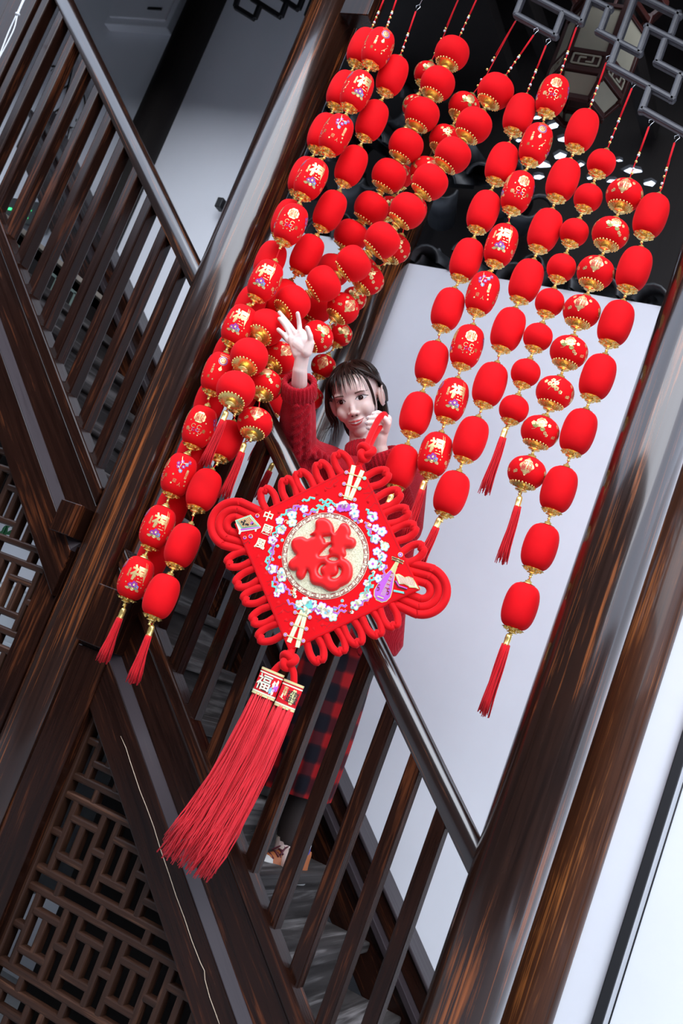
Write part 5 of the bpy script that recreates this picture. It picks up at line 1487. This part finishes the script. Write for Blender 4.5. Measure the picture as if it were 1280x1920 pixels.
for i in range(9):                                    # thin lock in front of the ear
    o_ = rh.uniform(-.003, .003)
    lock([surf(.035, .086, .006), (.058 + o_, .058, .050), (.064 + o_, .052, .010), (.063 + o_, .050, -.030), (.056 + o_ * 2, .052, -.062 + rh.uniform(-.01, .01))], rh.uniform(.0012, .0022), mbh)
for i in range(26):                                   # loose hair down the viewer's left side
    t = i / 25
    z_e = -.085 + rh.uniform(-.03, .03); o_ = rh.uniform(-.006, .006)
    lock([surf(-.020 - .012 * t, .102, -.002), (-.062 - .008 * t, .052 - .05 * t, .070), (-.086 + o_ * .4, .030 - .06 * t, .022), (-.094 + o_ * 1.4, .018 - .06 * t, -.025), (-.086 + o_ * 2, .020 - .06 * t, -.065), (-.104 + o_ * 3, .026 - .06 * t, z_e - .015)], rh.uniform(.0022, .0045), mbh)
for i in range(20):                                   # nape
    x = -.07 + .14 * i / 19
    lock([(x, -.095 + abs(x) * .6, .02), (x * 1.02, -.098 + abs(x) * .6, -.04), (x * .95, -.075 + abs(x) * .4, -.105), (x * .8, -.055, -.135)], .008, mbh, 6, .7)
for i in range(90):                                   # strands lying over the crown
    a = rh.uniform(-1.0, 4.2); e0, e1 = rh.uniform(1.15, 1.45), rh.uniform(.15, .5); lift = 1.012 + rh.uniform(0, .02)
    if math.sin(a) > .35: e1 = rh.uniform(.75, .95)
    P = []
    for k in range(5):
        e = e0 + (e1 - e0) * k / 4; aa = a + .12 * k / 4 * (1 if math.cos(a) > 0 else -1)
        P.append(Vector((HCr.x * lift * math.cos(e) * math.cos(aa), HCr.y * lift * math.cos(e) * math.sin(aa), HCr.z * lift * math.sin(e))) + HCc)
    lock(P, rh.uniform(.0018, .0034), mbh)
MBH = tag(mbh.build('hair_locks', M['hair'], hair), kind='stuff')
# ------------------------------------------------------------------ sweater
def knit(name, col):
    m, nt, b = new_mat(name)
    v = coords(nt, (1, 1, 1), False)
    w1 = N(nt, 'ShaderNodeTexWave', Scale=95.0, Distortion=2.2, Detail=2.0); w1.bands_direction = 'Z'; w1.inputs['Detail Scale'].default_value = 3.0; nt.links.new(v, w1.inputs['Vector'])
    w2 = N(nt, 'ShaderNodeTexWave', Scale=80.0, Distortion=1.4, Detail=1.0); w2.bands_direction = 'X'; nt.links.new(v, w2.inputs['Vector'])
    mx = N(nt, 'ShaderNodeMath', operation='MULTIPLY'); nt.links.new(w1.outputs[1], mx.inputs[0]); nt.links.new(w2.outputs[1], mx.inputs[1])
    r = ramp(nt, mx.outputs[0], [(.0, tuple(c * .62 for c in col)), (.6, col)])
    nt.links.new(r.outputs[0], b.inputs['Base Color']); b.inputs['Roughness'].default_value = .9; b.inputs['Specular IOR Level'].default_value = .15
    b.inputs['Sheen Weight'].default_value = .3; b.inputs['Sheen Tint'].default_value = (1, .3, .35, 1)
    bump(nt, b, mx.outputs[0], .7, .003)
    return m
M['knit'] = knit('red_cable_knit', (.60, .005, .018))
def ring_loft(rings, n=28):
    """rings: (centre, right vec, fwd vec, rx, ry)"""
    V, F = [], []
    for c, a, b, rx, ry in rings:
        for i in range(n):
            t = 2 * math.pi * i / n; V.append(Vector(c) + a * rx * math.cos(t) + b * ry * math.sin(t))
    for j in range(len(rings) - 1):
        for i in range(n):
            k = (i + 1) % n; F.append((j * n + i, j * n + k, (j + 1) * n + k, (j + 1) * n + i))
    F += [tuple(range(n - 1, -1, -1)), tuple((len(rings) - 1) * n + i for i in range(n))]
    return V, F
sh = (SHL - SHR).normalized(); fwd = sh.cross(Vector((0, 0, 1))).normalized()
fwd = -fwd if fwd.y > 0 else fwd
SHM = (SHL + SHR) / 2; HEM = atY(648, 1205, 3.21)
tor = [(NECK + Vector((0, 0, .0)), sh, fwd, .062, .058), (SHM + Vector((0, 0, .028)), sh, fwd, .115, .075), (SHM - Vector((0, 0, .02)), sh, fwd, .175, .098), (CHEST, sh, fwd, .190, .125), (CHEST.lerp(HEM, .5), sh, fwd, .185, .128), (HEM + Vector((0, 0, .04)), sh, fwd, .190, .135), (HEM, sh, fwd, .178, .125)]
sw = [ring_loft(tor)]
CUFR = ELR.lerp(WRR, .70)
sw += [capsule_vf(SHR - sh * -.02, SHR.lerp(ELR, .5) + Vector((0, -.005, -.012)), .078, .072, 20), capsule_vf(SHR.lerp(ELR, .5) + Vector((0, -.005, -.012)), ELR, .072, .066, 20), capsule_vf(ELR, ELR.lerp(WRR, .45), .064, .056, 20), capsule_vf(ELR.lerp(WRR, .45), CUFR, .056, .046, 20)]
CUFL = ELL_.lerp(WRL, .74)
sw += [capsule_vf(SHL, ELL_, .076, .066, 20), capsule_vf(ELL_, ELL_.lerp(WRL, .5), .064, .056, 20), capsule_vf(ELL_.lerp(WRL, .5), CUFL, .056, .046, 20)]
def cable(a, b, r, side, turns, amp=.011, tr=.0085):
    """two strands twisting round each other down a sleeve"""
    a, b = Vector(a), Vector(b); d_ = (b - a).normalized(); s3 = (side - d_ * side.dot(d_)).normalized(); w = d_.cross(s3)
    for ph in (0, math.pi):
        P = []
        for i in range(40):
            t = i / 39; an = turns * 2 * math.pi * t + ph; rr = r[0] + (r[1] - r[0]) * t
            off = amp * math.sin(an) / rr
            P.append(a + (b - a) * t + (s3 * math.cos(off) + w * math.sin(off)) * (rr + .0035 + .004 * math.cos(an)))
        sw.append(tube(P, tr, 8))
toc = (CAMV - ELR).normalized()
cable(CUFR, ELR, (.046, .064), toc, 3.2); cable(ELR + Vector((0, 0, -.0)), SHR + Vector((.03, 0, 0)), (.066, .074), toc + Vector((0, 0, .15)), 3.0, .013, .0095)
cable(ELR, SHR + Vector((.03, 0, 0)), (.066, .074), toc + Vector((.0, 0, -.95)), 3.0, .010, .0075)
cable(CUFR, ELR, (.046, .064), toc + Vector((.8, 0, 0)), 3.2, .009, .007)
for ux in (-.10, -.03, .05, .12):
    P = []
    cable(SHM + sh * ux + Vector((0, 0, .02)), HEM + sh * ux * .9, (.085, .115), fwd, 7, .012, .009)
swm = fuse('sweater', sw, .0042, 2, M['knit'])
sweater = link('sweater', swm, None, person, Matrix.Identity(4))
def ribbed(name, a, b, ra, rb, ribs, fold=.006, out=None):
    """turned-back ribbed band"""
    a, b = Vector(a), Vector(b); d_ = (b - a).normalized(); u = d_.orthogonal().normalized(); w = d_.cross(u)
    n = ribs * 4; prof = [(0, ra * .98), (.06, ra + fold * .6), (.5, (ra + rb) / 2 + fold), (.92, rb + fold * .9), (1.0, rb + fold * .2), (.98, rb - .006), (.80, rb - .010)]
    V, F = [], []
    for t, r in prof:
        for i in range(n):
            an = 2 * math.pi * i / n; rr = r + .0022 * math.cos(ribs * an)
            V.append(a + (b - a) * t + (u * math.cos(an) + w * math.sin(an)) * rr)
    for j in range(len(prof) - 1):
        for i in range(n): k = (i + 1) % n; F.append((j * n + i, j * n + k, (j + 1) * n + k, (j + 1) * n + i))
    return MB().add((V, F)).build(name, M['knit'], sweater)
dR = (WRR - ELR).normalized(); dL = (WRL - ELL_).normalized()
ribbed('cuff', CUFR - dR * .010, CUFR + dR * .052, .050, .046, 26)
ribbed('cuff', CUFL - dL * .008, CUFL + dL * .050, .050, .045, 26)
nd = (hp(0, -.022, -.06) - NECK).normalized()
ribbed('collar', NECK - nd * .006, NECK + nd * .056, .064, .056, 32)
# ------------------------------------------------------------------ plaid skirt
def plaid():
    m, nt, b = new_mat('red_black_plaid')
    tc = nt.nodes.new('ShaderNodeTexCoord'); sp = nt.nodes.new('ShaderNodeSeparateXYZ'); nt.links.new(tc.outputs['UV'], sp.inputs[0])
    def stripes(sock, k, ph):
        mu = N(nt, 'ShaderNodeMath', operation='MULTIPLY_ADD'); mu.inputs[1].default_value = k; mu.inputs[2].default_value = ph; nt.links.new(sock, mu.inputs[0])
        si = N(nt, 'ShaderNodeMath', operation='SINE'); nt.links.new(mu.outputs[0], si.inputs[0])
        m2 = N(nt, 'ShaderNodeMath', operation='MULTIPLY_ADD'); m2.inputs[1].default_value = .5; m2.inputs[2].default_value = .5; nt.links.new(si.outputs[0], m2.inputs[0]); si = m2
        r = ramp(nt, si.outputs[0], [(.30, (0, 0, 0)), (.55, (.25, .25, .25)), (.72, (.5, .5, .5))]); return r.outputs[0]
    a, c = stripes(sp.outputs[0], 2 * math.pi * 11, 0), stripes(sp.outputs[1], 2 * math.pi * 5, 1)
    mx = N(nt, 'ShaderNodeMix', data_type='RGBA', blend_type='ADD'); mx.inputs[0].default_value = 1.0
    nt.links.new(a, mx.inputs[6]); nt.links.new(c, mx.inputs[7])
    r = ramp(nt, mx.outputs[2], [(.0, (.007, .006, .011)), (.35, (.022, .006, .010)), (.62, (.11, .008, .011)), (1.0, (.36, .010, .012))])
    nt.links.new(r.outputs[0], b.inputs['Base Color']); b.inputs['Roughness'].default_value = .85; b.inputs['Specular IOR Level'].default_value = .2
    return m
M['plaid'] = plaid()
SKT = atY(622, 1205, 3.22); SKB = atY(552, 1486, 3.27)
n, m_ = 96, 18
V, F, UV = [], [], []
for j in range(m_ + 1):
    t = j / m_; c = SKT.lerp(SKB, t) + Vector((0, 0, 0)); rx = .165 + .0 * t - .045 * t * t; ry = .125 + .01 * t
    for i in range(n):
        a = 2 * math.pi * i / n; pl_ = 1 + .045 * t * math.sin(12 * a + 2 * t) + .02 * t * math.sin(5 * a)
        V.append(c + sh * rx * pl_ * math.cos(a) + fwd * ry * pl_ * math.sin(a))
for j in range(m_):
    for i in range(n): k = (i + 1) % n; F.append((j * n + i, j * n + k, (j + 1) * n + k, (j + 1) * n + i))
me = mesh('skirt', V, F, True); uvl = me.uv_layers.new(name='UVMap')
for p in me.polygons:
    for li, vi in zip(p.loop_indices, p.vertices):
        j, i = divmod(vi, n)
        uu = i / n
        if i == 0 and any((v % n) == n - 1 for v in p.vertices): uu = 1.0
        uvl.data[li].uv = (uu, j / m_)
skirt = link('skirt', me, M['plaid'], person, Matrix.Identity(4))
# dark stockings and trainers
STK = plain('dark_stocking', (.030, .018, .015), .8)
for hip_o, kn_, ft in ((Vector((-.05, 0, -.02)), KNU, FTU), (Vector((.05, 0, -.02)), KNL, FTL)):
    mb = MB(); mb.add(capsule_vf(HIP + hip_o, kn_, .066, .054)); mb.add(capsule_vf(kn_, ft + Vector((-.045, .03, .11)), .056, .040)); mb.build('stocking', STK, person)
SOLE = plain('white_rubber', (.62, .62, .60), .5); LEA = plain('tan_leather', (.42, .12, .035), .55); WHT = plain('white_leather', (.66, .63, .58), .5); LAC = plain('maroon_lace', (.10, .010, .022), .7); SOX = plain('white_sock', (.66, .68, .74), .8); BLU = plain('blue_sock_band', (.03, .05, .42), .8)
def shoe(ft, az, pitch):
    """trainer: toe along local y"""
    mw = Matrix.Translation(ft) @ Matrix.Rotation(az, 4, 'Z') @ Matrix.Rotation(pitch, 4, 'X')
    n = 28
    def outline(t): a = 2 * math.pi * t; x = .042 * math.sin(a); y = .125 * math.cos(a); x *= (1.0 if y > 0 else .84); return x, y
    so = empty('shoe', mw.to_translation()); so.parent = person; so.matrix_basis = mw
    def part(name, rings, mat, cap=True):
        V, F = [], []
        for z, k, dy in rings:
            for i in range(n):
                x, y = outline(i / n); V.append(Vector((x * k, y * (k if y > 0 else (k + 1) / 2) + dy, z)))
        for j in range(len(rings) - 1):
            for i in range(n): k2 = (i + 1) % n; F.append((j * n + i, j * n + k2, (j + 1) * n + k2, (j + 1) * n + i))
        if cap: F += [tuple(range(n - 1, -1, -1)), tuple((len(rings) - 1) * n + i for i in range(n))]
        mb = MB().add((V, F)); me = mb.mesh(name); return link(name, me, mat, so, mw)
    part('sole', [(0, .98, 0), (.004, 1.02, 0), (.026, 1.03, 0), (.030, 1.0, 0)], SOLE)
    def up(z, k, y0, y1):
        return [Vector((math.sin(2 * math.pi * i / n) * .040 * k, (y0 + y1) / 2 + (y1 - y0) / 2 * math.cos(2 * math.pi * i / n), z)) for i in range(n)]
    rings = [up(.028, 1.0, -.115, .118), up(.045, .98, -.115, .112), up(.058, .88, -.112, .085), up(.075, .78, -.110, .045), (up(.098, .72, -.108, .0)), (up(.108, .66, -.104, -.012))]
    V = [v for r in rings for v in r]; F = [(j * n + i, j * n + (i + 1) % n, (j + 1) * n + (i + 1) % n, (j + 1) * n + i) for j in range(len(rings) - 1) for i in range(n)] + [tuple((len(rings) - 1) * n + i for i in range(n))]
    link('upper', MB().add((V, F)).mesh('upper'), LEA, so, mw)
    # white toe cap and heel patch
    rings = [up(.029, 1.03, .030, .122), up(.048, .96, .030, .114), (up(.060, .70, .034, .092)), (up(.066, .3, .045, .075))]
    V = [v for r in rings for v in r]; F = [(j * n + i, j * n + (i + 1) % n, (j + 1) * n + (i + 1) % n, (j + 1) * n + i) for j in range(len(rings) - 1) for i in range(n)] + [tuple((len(rings) - 1) * n + i for i in range(n))]
    link('toe_cap', MB().add((V, F)).mesh('toe_cap'), WHT, so, mw)
    mb = MB()
    for k in range(5):
        y = .045 - k * .016; z = .066 + k * .0095
        mb.add(tube([(-.024, y - .006, z - .006), (-.010, y, z + .004), (.010, y + .003, z + .004), (.024, y - .006, z - .006)], .0032, 6)); mb.add(tube([(.024, y - .006, z - .006), (.0, y + .008, z + .006), (-.024, y + .004, z - .004)], .0030, 6))
    for sx in (-1, 1):
        mb.add(tube(spline([(0, -.018, .108), (sx * .020, -.012, .120), (sx * .034, .0, .106), (sx * .018, -.004, .100), (0, -.016, .108)], 4), .0030, 6)); mb.add(tube(spline([(0, -.018, .108), (sx * .012, .010, .100), (sx * .026, .030, .078)], 4), .0028, 6))
    link('laces', mb.mesh('laces'), LAC, so, mw)
    link('sock', lathe([(.033, .085), (.035, .11), (.034, .12), (.034, .13)], 20), SOX, so, mw @ Matrix.Translation((0, -.055, 0)))
    link('sock_band', lathe([(.0352, .100), (.0362, .104), (.0362, .114), (.0352, .118)], 20), BLU, so, mw @ Matrix.Translation((0, -.055, 0)))
    return so
shoe(FTU + Vector((-.01, .0, -.016)), math.radians(158), 0)
shoe(FTL + Vector((-.03, .0, -.014)), math.radians(150), 0)
